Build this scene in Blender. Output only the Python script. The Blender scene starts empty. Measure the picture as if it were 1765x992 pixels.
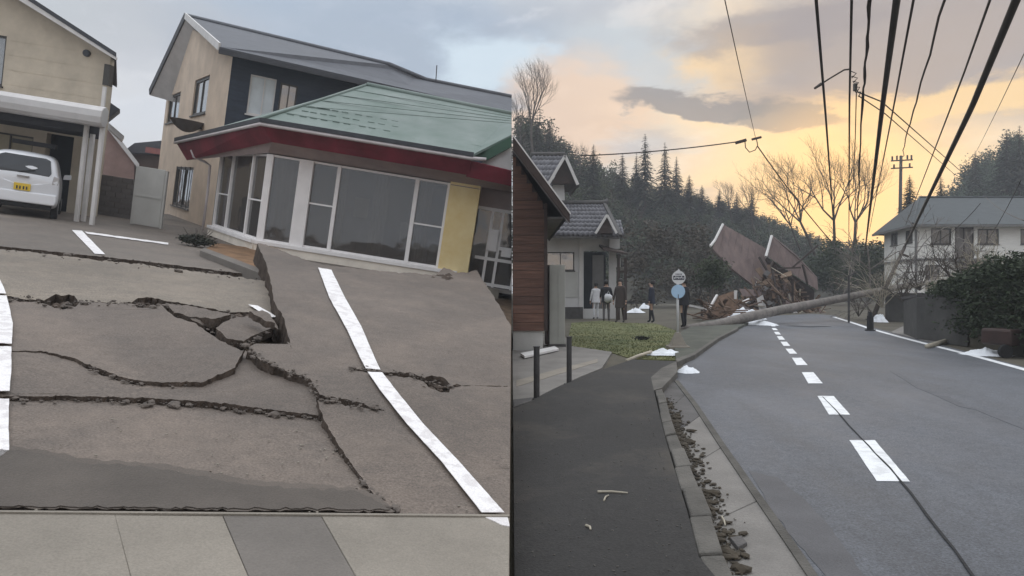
import bpy, bmesh, math, random
from mathutils import Vector, Matrix, noise
from mathutils.geometry import tessellate_polygon
random.seed(7)
SC = bpy.context.scene
COL = SC.collection
V = Vector
# ------------------------------------------------------------------ camera
FPX, CX, CY, CAMH = 1200.0, 882.5, 496.0, 1.45
cam_d = bpy.data.cameras.new('camera'); cam = bpy.data.objects.new('camera', cam_d); COL.objects.link(cam)
cam.location = (0, 0, CAMH); cam.rotation_euler = (math.radians(90), 0, 0)
cam_d.sensor_width = 36.0; cam_d.lens = 36.0 * FPX / 1765.0
cam_d.clip_start = 0.05; cam_d.clip_end = 5000
SC.camera = cam
# ------------------------------------------------------------------ sky, sun, exposure
SUN_AZ, SUN_EL = math.radians(25), math.radians(6.5)
SKY_GAIN = 1.0
world = bpy.data.worlds.new('World'); SC.world = world; world.use_nodes = True
def build_sky():
    nt = world.node_tree; nt.nodes.clear(); N = nt.nodes; K = nt.links
    def val(x):
        n = N.new('ShaderNodeValue'); n.outputs[0].default_value = x; return n.outputs[0]
    def m(op, a, b=None, c=None, clamp=False):
        n = N.new('ShaderNodeMath'); n.operation = op; n.use_clamp = clamp
        for i, x in enumerate((a, b, c)):
            if x is None: continue
            if isinstance(x, (int, float)): n.inputs[i].default_value = x
            else: K.new(x, n.inputs[i])
        return n.outputs[0]
    def mix(f, a, b, mode='MIX'):
        n = N.new('ShaderNodeMix'); n.data_type = 'RGBA'; n.blend_type = mode
        for s, x in ((n.inputs[0], f), (n.inputs[6], a), (n.inputs[7], b)):
            if isinstance(x, (int, float)): s.default_value = x
            elif isinstance(x, tuple): s.default_value = (*x, 1)
            else: K.new(x, s)
        return n.outputs[2]
    def smooth(x, lo, hi):
        n = N.new('ShaderNodeMapRange'); n.interpolation_type = 'SMOOTHSTEP'
        K.new(x, n.inputs[0]); n.inputs[1].default_value = lo; n.inputs[2].default_value = hi
        return n.outputs[0]
    tc = N.new('ShaderNodeTexCoord'); sep = N.new('ShaderNodeSeparateXYZ'); K.new(tc.outputs['Generated'], sep.inputs[0])
    x, y, z = sep.outputs
    az = m('MULTIPLY', m('ARCTAN2', x, y), 57.2958); el = m('MULTIPLY', m('ARCSINE', z), 57.2958)
    # cloud plane coordinates
    zz = m('ADD', m('MAXIMUM', z, 0.0), 0.22)
    comb = N.new('ShaderNodeCombineXYZ'); K.new(m('DIVIDE', x, zz), comb.inputs[0]); K.new(m('DIVIDE', y, zz), comb.inputs[1]); K.new(m('MULTIPLY', z, 1.5), comb.inputs[2])
    def fbm(sc, det=6, rough=.55, off=0.0, dist=.3):
        mp = N.new('ShaderNodeMapping'); mp.inputs[1].default_value = (off, off * .7, off * .3); K.new(comb.outputs[0], mp.inputs[0])
        n = N.new('ShaderNodeTexNoise'); n.inputs['Scale'].default_value = sc; n.inputs['Detail'].default_value = det
        n.inputs['Roughness'].default_value = rough; n.inputs['Distortion'].default_value = dist
        K.new(mp.outputs[0], n.inputs['Vector']); return n.outputs[0]
    n1 = fbm(1.5, 7, .56, 3.1); n2 = fbm(1.5, 6, .55, 9.7); n3 = fbm(3.2, 5, .5, 1.7)
    n4 = fbm(6.5, 6, .6, 5.3); n5 = fbm(5.5, 6, .6, 12.9)
    waz = m('ADD', m('ADD', az, m('MULTIPLY', m('SUBTRACT', n1, .5), 11.0)), m('MULTIPLY', m('SUBTRACT', n4, .5), 7.0))
    wel = m('ADD', m('ADD', el, m('MULTIPLY', m('SUBTRACT', n2, .5), 6.0)), m('MULTIPLY', m('SUBTRACT', n5, .5), 4.0))
    def blob(px, py, sx, sy, tilt=0.0, soft=(.25, .75)):
        a0 = math.degrees(math.atan((px - CX) / FPX)); e0 = math.degrees(math.atan((CY - py) / FPX * math.cos(math.radians(a0))))
        dx = m('SUBTRACT', waz, a0); dy = m('SUBTRACT', m('SUBTRACT', wel, e0), m('MULTIPLY', dx, tilt))
        q = m('ADD', m('POWER', m('DIVIDE', dx, sx), 2.0), m('POWER', m('DIVIDE', dy, sy), 2.0))
        return smooth(m('EXPONENT', m('MULTIPLY', q, -.7)), *soft)
    # angular distance to the sun
    sd = (math.sin(SUN_AZ) * math.cos(SUN_EL), math.cos(SUN_AZ) * math.cos(SUN_EL), math.sin(SUN_EL))
    dot = m('ADD', m('ADD', m('MULTIPLY', x, sd[0]), m('MULTIPLY', y, sd[1])), m('MULTIPLY', z, sd[2]))
    ang = m('MULTIPLY', m('ARCCOSINE', m('MINIMUM', dot, 1.0)), 57.2958)
    warm = smooth(ang, 31.0, 4.0)
    # clear air from the physical sky, under a high veil of pale cloud, brightened above the view
    sky = N.new('ShaderNodeTexSky'); sky.sky_type = 'NISHITA'; sky.sun_disc = False
    sky.sun_elevation = SUN_EL; sky.sun_rotation = SUN_AZ; sky.dust_density = 2.0
    clear = mix(1.0, sky.outputs[0], (.05, .05, .05), 'MULTIPLY')
    high = smooth(el, 18.0, 46.0)
    veil = mix(high, (.47, .50, .535), (1.60, 1.66, 1.74))  # unseen upper veil, brightened to light the ground and walls
    c = mix(.86, clear, veil)
    # warm light low over the ridge towards the sun
    c = mix(m('MULTIPLY', smooth(ang, 24.0, 1.0), .92), c, (.92, .68, .38))
    c = mix(m('MULTIPLY', m('MULTIPLY', smooth(el, 17.0, 5.0), smooth(az, 0.0, 16.0)), .6), c, (.78, .57, .38))
    # broken cloud everywhere
    c = mix(m('MULTIPLY', smooth(n3, .50, .66), .40), c, mix(warm, (.46, .54, .64), (.60, .66, .70)))
    c = mix(m('MULTIPLY', m('MULTIPLY', smooth(n2, .48, .66), warm), .65), c, (1.0, .70, .38))
    c = mix(m('MULTIPLY', smooth(n1, .48, .61), .52), c, mix(warm, (.33, .37, .44), (.40, .325, .29)))
    c = mix(m('MULTIPLY', smooth(n4, .50, .66), .32), c, mix(warm, (.70, .71, .74), (.98, .78, .56)))
    c = mix(m('MULTIPLY', smooth(ang, 15.0, 1.0), .85), c, (1.15, .74, .30))
    # named banks in view: blue grey bank over the roofs, white gaps, grey band and the big violet cloud
    c = mix(m('MULTIPLY', blob(650, 70, 15, 4.5, -.12, (.15, .8)), .70), c, (.27, .34, .44))
    c = mix(m('MULTIPLY', blob(1090, 105, 5.5, 2.6, -.05, (.2, .7)), .75), c, (.46, .50, .53))
    c = mix(m('MULTIPLY', blob(850, 125, 5, 2.4), .70), c, (.58, .68, .75))
    c = mix(m('MULTIPLY', blob(230, 200, 8, 5), .6), c, (.60, .61, .64))
    c = mix(m('MULTIPLY', blob(300, 60, 7, 3), .5), c, (.40, .42, .46))
    c = mix(m('MULTIPLY', blob(1000, 205, 5, 4.0), .65), c, (.78, .53, .34))
    c = mix(m('MULTIPLY', blob(1270, 92, 5, 1.7, -.05), .85), c, (.92, .64, .32))
    c = mix(m('MULTIPLY', blob(1330, 48, 8, 1.4, .0), .70), c, (.32, .28, .265))
    c = mix(m('MULTIPLY', blob(1640, 60, 14, 5.2, -.03, (.12, .7)), .86), c, (.30, .265, .265))
    c = mix(m('MULTIPLY', blob(1640, 172, 9, 1.5, .02), .75), c, (.95, .65, .30))
    c = mix(m('MULTIPLY', blob(1200, 172, 6.0, 1.15, -.10, (.30, .60)), .88), c, (.26, .235, .225))
    c = mix(m('MULTIPLY', blob(1360, 205, 4.6, 1.1, -.16, (.30, .62)), .80), c, (.28, .25, .225))
    c = mix(m('MULTIPLY', smooth(ang, 10.0, .5), .75), c, (1.30, .74, .24))
    bg = N.new('ShaderNodeBackground'); K.new(c, bg.inputs[0]); bg.inputs[1].default_value = SKY_GAIN
    out = N.new('ShaderNodeOutputWorld'); K.new(bg.outputs[0], out.inputs[0])
build_sky()
sun_d = bpy.data.lights.new('sun', 'SUN'); sun = bpy.data.objects.new('sun', sun_d); COL.objects.link(sun)
sun_d.energy = 0.7; sun_d.angle = math.radians(12); sun_d.color = (1.0, .84, .68)
sun.rotation_euler = V((math.sin(SUN_AZ) * math.cos(SUN_EL), math.cos(SUN_AZ) * math.cos(SUN_EL), math.sin(SUN_EL))).to_track_quat('Z', 'Y').to_euler()
SC.view_settings.view_transform = 'Standard'; SC.view_settings.look = 'None'
SC.view_settings.exposure = 0.45; SC.view_settings.gamma = 1.0
SC.view_settings.use_curve_mapping = False
SC.render.engine = 'CYCLES'
SC.cycles.max_bounces = 4; SC.cycles.diffuse_bounces = 3; SC.cycles.glossy_bounces = 2; SC.cycles.transmission_bounces = 2; SC.cycles.volume_bounces = 0; SC.cycles.transparent_max_bounces = 6
# ------------------------------------------------------------------ frames: the level road side and the tilted car park
class Frame:
    def __init__(s, zaxis, h):
        s.z = V(zaxis).normalized(); f = V((0, 1, 0)); s.y = (f - s.z * f.dot(s.z)).normalized(); s.x = s.y.cross(s.z)
        s.h = h; s.o = V((0, 0, CAMH)) - s.z * h
        s.R = Matrix((s.x, s.y, s.z)).transposed()
        s.M = Matrix.Translation(s.o) @ s.R.to_4x4()
        s.RT = s.R.transposed()
    def ray(s, px, py):
        return s.RT @ V(((px - CX) / FPX, 1.0, (CY - py) / FPX))
    def D(s, px, py, d):                      # point on the upright plane y = d
        r = s.ray(px, py); return V((0, 0, s.h)) + r * (d / r.y)
    def G(s, px, py, z=0.0):                  # point on the ground at height z
        r = s.ray(px, py); return V((0, 0, s.h)) + r * ((z - s.h) / r.z)
    def P(s, px, py, co, no):                 # point on any plane
        r = s.ray(px, py); c = V((0, 0, s.h)); return c + r * ((co - c).dot(no) / r.dot(no))
LOT = Frame((.158, -.0743, 1.0), 1.35)        # heaved car park and its houses, tilted by the quake
ROAD = Frame((0, 0, 1), CAMH)
class Wall:
    """upright plane through two ground points of a frame; s runs A to B, out is towards the viewer"""
    def __init__(w, F, A, B):
        w.F = F; w.A = V((A[0], A[1], 0)); d = V((B[0], B[1], 0)) - w.A; w.L = d.length; w.d = d.normalized()
        w.n = V((w.d.y, -w.d.x, 0))
        if w.n.dot(V((0, 0, 0)) - w.A) < 0: w.n = -w.n
    def p(w, px, py): return w.F.P(px, py, w.A, w.n)
    def sz(w, px, py):
        q = w.p(px, py); return ((q - w.A).dot(w.d), q.z)
    def at(w, s, z, out=0.0): return w.A + w.d * s + w.n * out + V((0, 0, z))
# ------------------------------------------------------------------ materials
MATS = {}
def mat(name, col, rough=.85, var=.18, scale=3.0, bump=.25, bscale=40.0, metal=0.0, spec=.4, col2=None, stretch=(1, 1, 1), rand=0.0, speck=0.0, lo=.35, hi=.7, coat=0.0):
    if name in MATS: return MATS[name]
    m = bpy.data.materials.new(name); m.use_nodes = True; nt = m.node_tree; N = nt.nodes; K = nt.links
    b = N['Principled BSDF']; b.inputs['Roughness'].default_value = rough; b.inputs['Metallic'].default_value = metal
    b.inputs['Specular IOR Level'].default_value = spec; b.inputs['Coat Weight'].default_value = coat
    tc = N.new('ShaderNodeTexCoord'); mp = N.new('ShaderNodeMapping'); mp.inputs['Scale'].default_value = stretch
    K.new(tc.outputs['Object'], mp.inputs[0])
    n = N.new('ShaderNodeTexNoise'); n.inputs['Scale'].default_value = scale; n.inputs['Detail'].default_value = 9; n.inputs['Roughness'].default_value = .62
    K.new(mp.outputs[0], n.inputs['Vector'])
    r = N.new('ShaderNodeMapRange'); r.inputs[1].default_value = lo; r.inputs[2].default_value = hi; K.new(n.outputs[0], r.inputs[0])
    mx = N.new('ShaderNodeMix'); mx.data_type = 'RGBA'
    c2 = col2 or tuple(min(1, c * (1 + var)) for c in col)
    mx.inputs[6].default_value = (*(c * (1 - var) for c in col), 1); mx.inputs[7].default_value = (*c2, 1)
    K.new(r.outputs[0], mx.inputs[0]); out = mx.outputs[2]
    if speck:
        v = N.new('ShaderNodeTexNoise'); v.inputs['Scale'].default_value = 130; v.inputs['Detail'].default_value = 3; K.new(tc.outputs['Object'], v.inputs['Vector'])
        r2 = N.new('ShaderNodeMapRange'); r2.inputs[1].default_value = .3; r2.inputs[2].default_value = .7; r2.inputs[3].default_value = 1 - speck; r2.inputs[4].default_value = 1 + speck
        K.new(v.outputs[0], r2.inputs[0]); m2 = N.new('ShaderNodeMix'); m2.data_type = 'RGBA'; m2.blend_type = 'MULTIPLY'; m2.inputs[0].default_value = 1
        K.new(out, m2.inputs[6]); K.new(r2.outputs[0], m2.inputs[7]); out = m2.outputs[2]
    if rand:
        oi = N.new('ShaderNodeObjectInfo'); r3 = N.new('ShaderNodeMapRange'); r3.inputs[3].default_value = 1 - rand; r3.inputs[4].default_value = 1 + rand
        K.new(oi.outputs['Random'], r3.inputs[0]); m3 = N.new('ShaderNodeMix'); m3.data_type = 'RGBA'; m3.blend_type = 'MULTIPLY'; m3.inputs[0].default_value = 1
        K.new(out, m3.inputs[6]); K.new(r3.outputs[0], m3.inputs[7]); out = m3.outputs[2]
    K.new(out, b.inputs['Base Color'])
    if bump:
        n2 = N.new('ShaderNodeTexNoise'); n2.inputs['Scale'].default_value = bscale; n2.inputs['Detail'].default_value = 6; K.new(mp.outputs[0], n2.inputs['Vector'])
        bp = N.new('ShaderNodeBump'); bp.inputs['Strength'].default_value = bump; bp.inputs['Distance'].default_value = .02
        K.new(n2.outputs[0], bp.inputs['Height']); K.new(bp.outputs[0], b.inputs['Normal'])
    MATS[name] = m; return m
def asphalt(name, col, rough=.8, streak=(1, 1, 1), dust=None, dk=.5):
    """worn asphalt: large stains, medium mottling, stone grain"""
    m = bpy.data.materials.new(name); m.use_nodes = True; nt = m.node_tree; N = nt.nodes; K = nt.links; b = N['Principled BSDF']; b.inputs['Specular IOR Level'].default_value = .45
    tc = N.new('ShaderNodeTexCoord'); out = None; mp = N.new('ShaderNodeMapping'); mp.inputs['Scale'].default_value = streak; K.new(tc.outputs['Object'], mp.inputs[0])
    base = N.new('ShaderNodeRGB'); base.outputs[0].default_value = (*col, 1); out = base.outputs[0]; fac = []
    for sc, det, lo, hi, a, w in ((.32, 5, .35, .68, .76, 1.18), (1.7, 8, .32, .70, .80, 1.16), (9, 6, .35, .68, .88, 1.10), (75, 3, .32, .70, .62, 1.42), (190, 2, .55, .72, 1.0, 1.65)):
        n = N.new('ShaderNodeTexNoise'); n.inputs['Scale'].default_value = sc; n.inputs['Detail'].default_value = det; n.inputs['Roughness'].default_value = .62; K.new((mp if sc < 5 else tc).outputs[0 if sc < 5 else 3], n.inputs['Vector'])
        r = N.new('ShaderNodeMapRange'); r.inputs[1].default_value = lo; r.inputs[2].default_value = hi; r.inputs[3].default_value = a; r.inputs[4].default_value = w; K.new(n.outputs[0], r.inputs[0])
        x = N.new('ShaderNodeMix'); x.data_type = 'RGBA'; x.blend_type = 'MULTIPLY'; x.inputs[0].default_value = 1; K.new(out, x.inputs[6]); K.new(r.outputs[0], x.inputs[7]); out = x.outputs[2]; fac.append(n.outputs[0])
    dn = N.new('ShaderNodeTexNoise'); dn.inputs['Scale'].default_value = .55; dn.inputs['Detail'].default_value = 10; dn.inputs['Roughness'].default_value = .7; K.new(mp.outputs[0], dn.inputs['Vector'])
    dr = N.new('ShaderNodeMapRange'); dr.inputs[1].default_value = .50; dr.inputs[2].default_value = .72; dr.inputs[4].default_value = dk; K.new(dn.outputs[0], dr.inputs[0])
    x = N.new('ShaderNodeMix'); x.data_type = 'RGBA'; K.new(dr.outputs[0], x.inputs[0]); K.new(out, x.inputs[6]); x.inputs[7].default_value = (*(dust or tuple(c * 1.5 + d for c, d in zip(col, (.012, .006, 0)))), 1); out = x.outputs[2]
    K.new(out, b.inputs['Base Color'])
    rr = N.new('ShaderNodeMapRange'); rr.inputs[1].default_value = .35; rr.inputs[2].default_value = .65; rr.inputs[3].default_value = rough - .04; rr.inputs[4].default_value = rough + .06; K.new(fac[1], rr.inputs[0]); K.new(rr.outputs[0], b.inputs['Roughness'])
    bp = N.new('ShaderNodeBump'); bp.inputs['Strength'].default_value = .5; bp.inputs['Distance'].default_value = .008; K.new(fac[3], bp.inputs['Height']); K.new(bp.outputs[0], b.inputs['Normal'])
    MATS[name] = m; return m
def glass(name, tint=(.35, .35, .36), refl=.12, see=.5, rough=.06):
    if name in MATS: return MATS[name]
    m = bpy.data.materials.new(name); m.use_nodes = True; nt = m.node_tree; N = nt.nodes; K = nt.links; N.clear()
    g = N.new('ShaderNodeBsdfGlossy'); g.inputs['Roughness'].default_value = rough; g.inputs['Color'].default_value = (.9, .92, .95, 1)
    t = N.new('ShaderNodeBsdfTransparent'); t.inputs['Color'].default_value = (*tint, 1)
    d = N.new('ShaderNodeBsdfDiffuse'); d.inputs['Color'].default_value = (.20, .185, .175, 1)
    a = N.new('ShaderNodeMixShader'); a.inputs[0].default_value = see; K.new(d.outputs[0], a.inputs[1]); K.new(t.outputs[0], a.inputs[2])
    fr = N.new('ShaderNodeFresnel'); fr.inputs[0].default_value = 1.5
    ad = N.new('ShaderNodeMath'); ad.operation = 'ADD'; ad.inputs[1].default_value = refl; K.new(fr.outputs[0], ad.inputs[0])
    tc = N.new('ShaderNodeTexCoord'); no = N.new('ShaderNodeTexNoise'); no.inputs['Scale'].default_value = 1.3; K.new(tc.outputs['Object'], no.inputs['Vector'])
    bp = N.new('ShaderNodeBump'); bp.inputs['Strength'].default_value = .3; bp.inputs['Distance'].default_value = .05; K.new(no.outputs[0], bp.inputs['Height']); K.new(bp.outputs[0], g.inputs['Normal'])
    x = N.new('ShaderNodeMixShader'); K.new(ad.outputs[0], x.inputs[0]); K.new(a.outputs[0], x.inputs[1]); K.new(g.outputs[0], x.inputs[2])
    o = N.new('ShaderNodeOutputMaterial'); K.new(x.outputs[0], o.inputs[0]); MATS[name] = m; return m
# ------------------------------------------------------------------ mesh builder
INFO = {}                                     # object -> (frame, origin)
class MB:
    def __init__(s): s.v = []; s.f = []; s.mi = []
    def add(s, vs, fs, mi=0):
        o = len(s.v); s.v += [V(q) for q in vs]
        for f in fs: s.f.append([o + i for i in f]); s.mi.append(mi)
        return s
    def poly(s, pts, mi=0): return s.add(pts, [list(range(len(pts)))], mi)
    def prism(s, pts, vec, mi=0):
        n = len(pts); vec = V(vec); vs = [V(p) for p in pts] + [V(p) + vec for p in pts]
        return s.add(vs, [list(range(n))[::-1], [n + i for i in range(n)]] + [[i, (i + 1) % n, n + (i + 1) % n, n + i] for i in range(n)], mi)
    def obox(s, p, a, b, c, mi=0):
        p, a, b, c = V(p), V(a), V(b), V(c)
        return s.prism([p, p + a, p + a + b, p + b], c, mi)
    def box(s, c, size, rz=0.0, mi=0):
        c = V(c); R = Matrix.Rotation(rz, 3, 'Z'); a, b, d = (R @ V((size[0], 0, 0)), R @ V((0, size[1], 0)), V((0, 0, size[2])))
        return s.obox(c - (a + b + d) / 2, a, b, d, mi)
    def bar(s, p, q, w, h=None, up=(0, 0, 1), mi=0):
        p, q = V(p), V(q); d = (q - p); u = V(up); x = d.cross(u)
        if x.length < 1e-6: x = d.cross(V((0, 1, 0)))
        x.normalize(); z = x.cross(d).normalized(); h = h or w
        return s.obox(p - x * w / 2 - z * h / 2, x * w, z * h, d, mi)
    def wrect(s, W, s0, z0, s1, z1, o0, o1, mi=0):
        return s.obox(W.at(s0, z0, o0), W.d * (s1 - s0), V((0, 0, z1 - z0)), W.n * (o1 - o0), mi)
    def tube(s, pts, r, n=6, cap=True, mi=0):
        pts = [V(p) for p in pts]; k = len(pts); rs = r if isinstance(r, (list, tuple)) else [r] * k
        t0 = (pts[1] - pts[0]).normalized(); a = t0.cross(V((0, 0, 1)))
        if a.length < .1: a = t0.cross(V((1, 0, 0)))
        a.normalize(); vs = []; fs = []
        for i in range(k):
            t = (pts[min(i + 1, k - 1)] - pts[max(i - 1, 0)]).normalized(); a = (a - t * a.dot(t))
            a = a.normalized() if a.length > 1e-6 else t.orthogonal().normalized(); b = t.cross(a)
            for j in range(n):
                q = 2 * math.pi * j / n; vs.append(pts[i] + (a * math.cos(q) + b * math.sin(q)) * rs[i])
        for i in range(k - 1):
            for j in range(n): fs.append([i * n + j, i * n + (j + 1) % n, (i + 1) * n + (j + 1) % n, (i + 1) * n + j])
        if cap: fs += [list(range(n))[::-1], [(k - 1) * n + j for j in range(n)]]
        return s.add(vs, fs, mi)
    def disc(s, c, nrm, r, th, n=20, mi=0):
        c, nrm = V(c), V(nrm).normalized(); return s.tube([c - nrm * th / 2, c + nrm * th / 2], r, n, True, mi)
    def rock(s, c, size, mi=0, seed=None, sub=1):
        rr = random.Random(seed if seed is not None else random.random()); bm = bmesh.new(); bmesh.ops.create_icosphere(bm, subdivisions=sub, radius=1)
        c = V(c); off = V((rr.random() * 50, rr.random() * 50, 0)); bm.verts.ensure_lookup_table(); R = Matrix.Rotation(rr.random() * 6, 3, 'Z')
        vs = [c + R @ V((v.co.x * size[0], v.co.y * size[1], v.co.z * size[2])) * (1 + .45 * noise.noise(v.co * 1.6 + off)) for v in bm.verts]
        s.add(vs, [[v.index for v in f.verts] for f in bm.faces], mi); bm.free(); return s
    def walled(s, W, outline, holes, th, out=0.0, mi=0):
        """upright wall of real thickness with openings; outline and holes in (s, z)"""
        loops = [outline] + holes; flat = [q for l in loops for q in l]
        tri = tessellate_polygon([[V((a, b, 0)) for a, b in l] for l in loops])
        for o, rev in ((out, False), (out - th, True)):
            s.add([W.at(a, b, o) for a, b in flat], [list(t)[::-1] if rev else list(t) for t in tri], mi)
        for l in loops:
            n = len(l)
            s.add([W.at(a, b, out) for a, b in l] + [W.at(a, b, out - th) for a, b in l], [[i, (i + 1) % n, n + (i + 1) % n, n + i] for i in range(n)], mi)
        return s
    def build(s, name, material, parent=None, frame=None, smooth=False, bevel=0.0, origin=None, clip=None, fix=True, kind=None, label=None, cat=None, group=None):
        if parent is not None: frame, origin = INFO[parent]
        if origin is None:
            lo = [min(q[i] for q in s.v) for i in range(3)]; hi = [max(q[i] for q in s.v) for i in range(3)]
            origin = V(((lo[0] + hi[0]) / 2, (lo[1] + hi[1]) / 2, lo[2]))
        me = bpy.data.meshes.new(name); me.from_pydata([q - origin for q in s.v], [], s.f)
        mats = material if isinstance(material, (list, tuple)) else [material]
        for mm in mats: me.materials.append(mm)
        if len(mats) > 1: me.polygons.foreach_set('material_index', s.mi)
        if clip is None: clip = frame is LOT
        if fix or clip:
            bm = bmesh.new(); bm.from_mesh(me)
            if fix: bmesh.ops.remove_doubles(bm, verts=bm.verts, dist=1e-5); bmesh.ops.recalc_face_normals(bm, faces=bm.faces)
            if clip:
                sg = -1 if frame is LOT else 1; no = frame.RT @ V((1, 0, 0)) * -sg; co = frame.RT @ (V((sg * .012, 0, 0)) - frame.o) - origin
                if any((v.co - co).dot(no) > 0 for v in bm.verts):
                    g = bmesh.ops.bisect_plane(bm, geom=bm.verts[:] + bm.edges[:] + bm.faces[:], plane_co=co, plane_no=no, clear_outer=True)
                    ed = [e for e in g['geom_cut'] if isinstance(e, bmesh.types.BMEdge)]
                    if ed: bmesh.ops.holes_fill(bm, edges=ed, sides=0)
            bm.to_mesh(me); bm.free()
        if smooth: me.polygons.foreach_set('use_smooth', [True] * len(me.polygons))
        o = bpy.data.objects.new(name, me); COL.objects.link(o)
        if parent is not None: o.parent = parent
        else: o.matrix_world = frame.M @ Matrix.Translation(origin)
        INFO[o] = (frame, origin)
        if bevel:
            b = o.modifiers.new('bevel', 'BEVEL'); b.width = bevel; b.segments = 2; b.limit_method = 'ANGLE'; b.angle_limit = math.radians(40)
        tag(o, label, cat, group, kind); return o
def tag(o, label=None, cat=None, group=None, kind=None):
    if label: o['label'] = label
    if cat: o['category'] = cat
    if group: o['group'] = group
    if kind: o['kind'] = kind
    return o
def thing(name, label, cat, frame, origin, group=None):
    o = bpy.data.objects.new(name, None); COL.objects.link(o); o.empty_display_size = .2
    o.matrix_world = frame.M @ Matrix.Translation(V(origin)); INFO[o] = (frame, V(origin)); return tag(o, label, cat, group)
def share(src, parent, loc, rz=0.0, sc=(1, 1, 1)):
    """a copy of a piece that shares its mesh; loc relative to the parent's origin"""
    c = src.copy(); COL.objects.link(c); c.parent = parent; c.location = loc; c.rotation_euler = (0, 0, rz); c.scale = sc; return c
def window(W, s0, z0, s1, z1, parent, fm, pm, cols=(.5,), rows=(), fw=.06, inset=.06, depth=.07, sill=True, back=None, name='window'):
    """a frame set into an opening, its panes and sill as sub-parts"""
    a, b, c, d = s0 + .003, z0 + .003, s1 - .003, z1 - .003; o0, o1 = -inset - depth, -inset
    f = MB(); f.wrect(W, a, b, a + fw, d, o0, o1).wrect(W, c - fw, b, c, d, o0, o1).wrect(W, a + fw, b, c - fw, b + fw, o0, o1).wrect(W, a + fw, d - fw, c - fw, d, o0, o1)
    for t in cols: q = a + (c - a) * t; f.wrect(W, q - fw * .4, b + fw, q + fw * .4, d - fw, o0 + .004, o1 - .004)
    for t in rows: q = b + (d - b) * t; f.wrect(W, a + fw, q - fw * .3, c - fw, q + fw * .3, o0 + .008, o1 - .008)
    fo = f.build(name, fm, parent)
    xs = [a + fw] + [a + (c - a) * t for t in cols] + [c - fw]
    for i in range(len(xs) - 1):
        MB().wrect(W, xs[i], b + fw, xs[i + 1], d - fw, o0 + .03 + .006 * (i % 2), o0 + .036 + .006 * (i % 2)).build('pane', pm, fo)
    if sill: MB().wrect(W, s0 - .04, z0 - .05, s1 + .04, z0, -.02, .06).build('sill', fm, fo)
    if back is not None: MB().wrect(W, a, b, c, d, o0 - .25, o0 - .2).build('curtain', back, fo)
    return fo
# ================================================================== THE HEAVED CAR PARK (tilted frame)
A_LOT = asphalt('asphalt_lot', (.134, .107, .088), .74)
A_FAR = asphalt('asphalt_lot_back', (.142, .118, .098), .72)
A_PALE = asphalt('pale_asphalt', (.195, .162, .128), .72)  # lighter asphalt tone for the upper slab
A_SOIL = mat('soil', (.095, .068, .048), .95, .35, 4, .8, 14, spec=.1)
A_EDGE = mat('broken_asphalt_edge', (.085, .066, .054), .95, .4, 9, .9, 30, spec=.1)
PAINT = mat('road_paint', (.74, .70, .69), .75, .10, 9, .3, 90, col2=(.80, .77, .76), lo=.42, hi=.5, speck=.12)
CONC = mat('pale_concrete', (.240, .213, .178), .9, .16, 1.2, .3, 60, speck=.12)
CONC_D = mat('darker_concrete', (.150, .133, .117), .8, .15, 1.4, .3, 60, speck=.10)  # concrete in a darker tone
A_DARK = mat('darker_asphalt', (.088, .073, .061), .75, .2, 1.5, .3, 90, speck=.16)
F = LOT
lot = thing('parking_lot', None, None, LOT, F.G(300, 700)); lot['kind'] = 'structure'
def jag(pts, step=9.0, amp=1.6, seed=0):
    """break a traced edge into short uneven steps (pixels of the plan drawing)"""
    out = []; n = len(pts)
    for i in range(n):
        a, b = V((*pts[i], 0)), V((*pts[(i + 1) % n], 0)); L = (b - a).length; k = max(1, int(L / step)); d = (b - a) / max(L, 1e-6); nn = V((-d.y, d.x, 0))
        for j in range(k):
            q = a + (b - a) * (j / k)
            if 0 < j: q += nn * amp * (noise.noise(V((q.x * .09, q.y * .13, 3.7))) + .5 * noise.noise(V((q.x * .31, q.y * .37, seed + 20))) + .35 * noise.noise(V((q.x * .8, q.y * .9, seed + 7))))
            out.append((q.x, q.y))
    return out
def plane3(a, b, c):
    A, B, C = (F.G(*q) if len(q) == 3 else F.G(q[0], q[1], 0) for q in (a, b, c)); n_ = (B - A).cross(C - A).normalized(); return A, (n_ if n_.z > 0 else -n_)
FLAT = (V((0, 0, 0)), V((0, 0, 1)))
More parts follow.
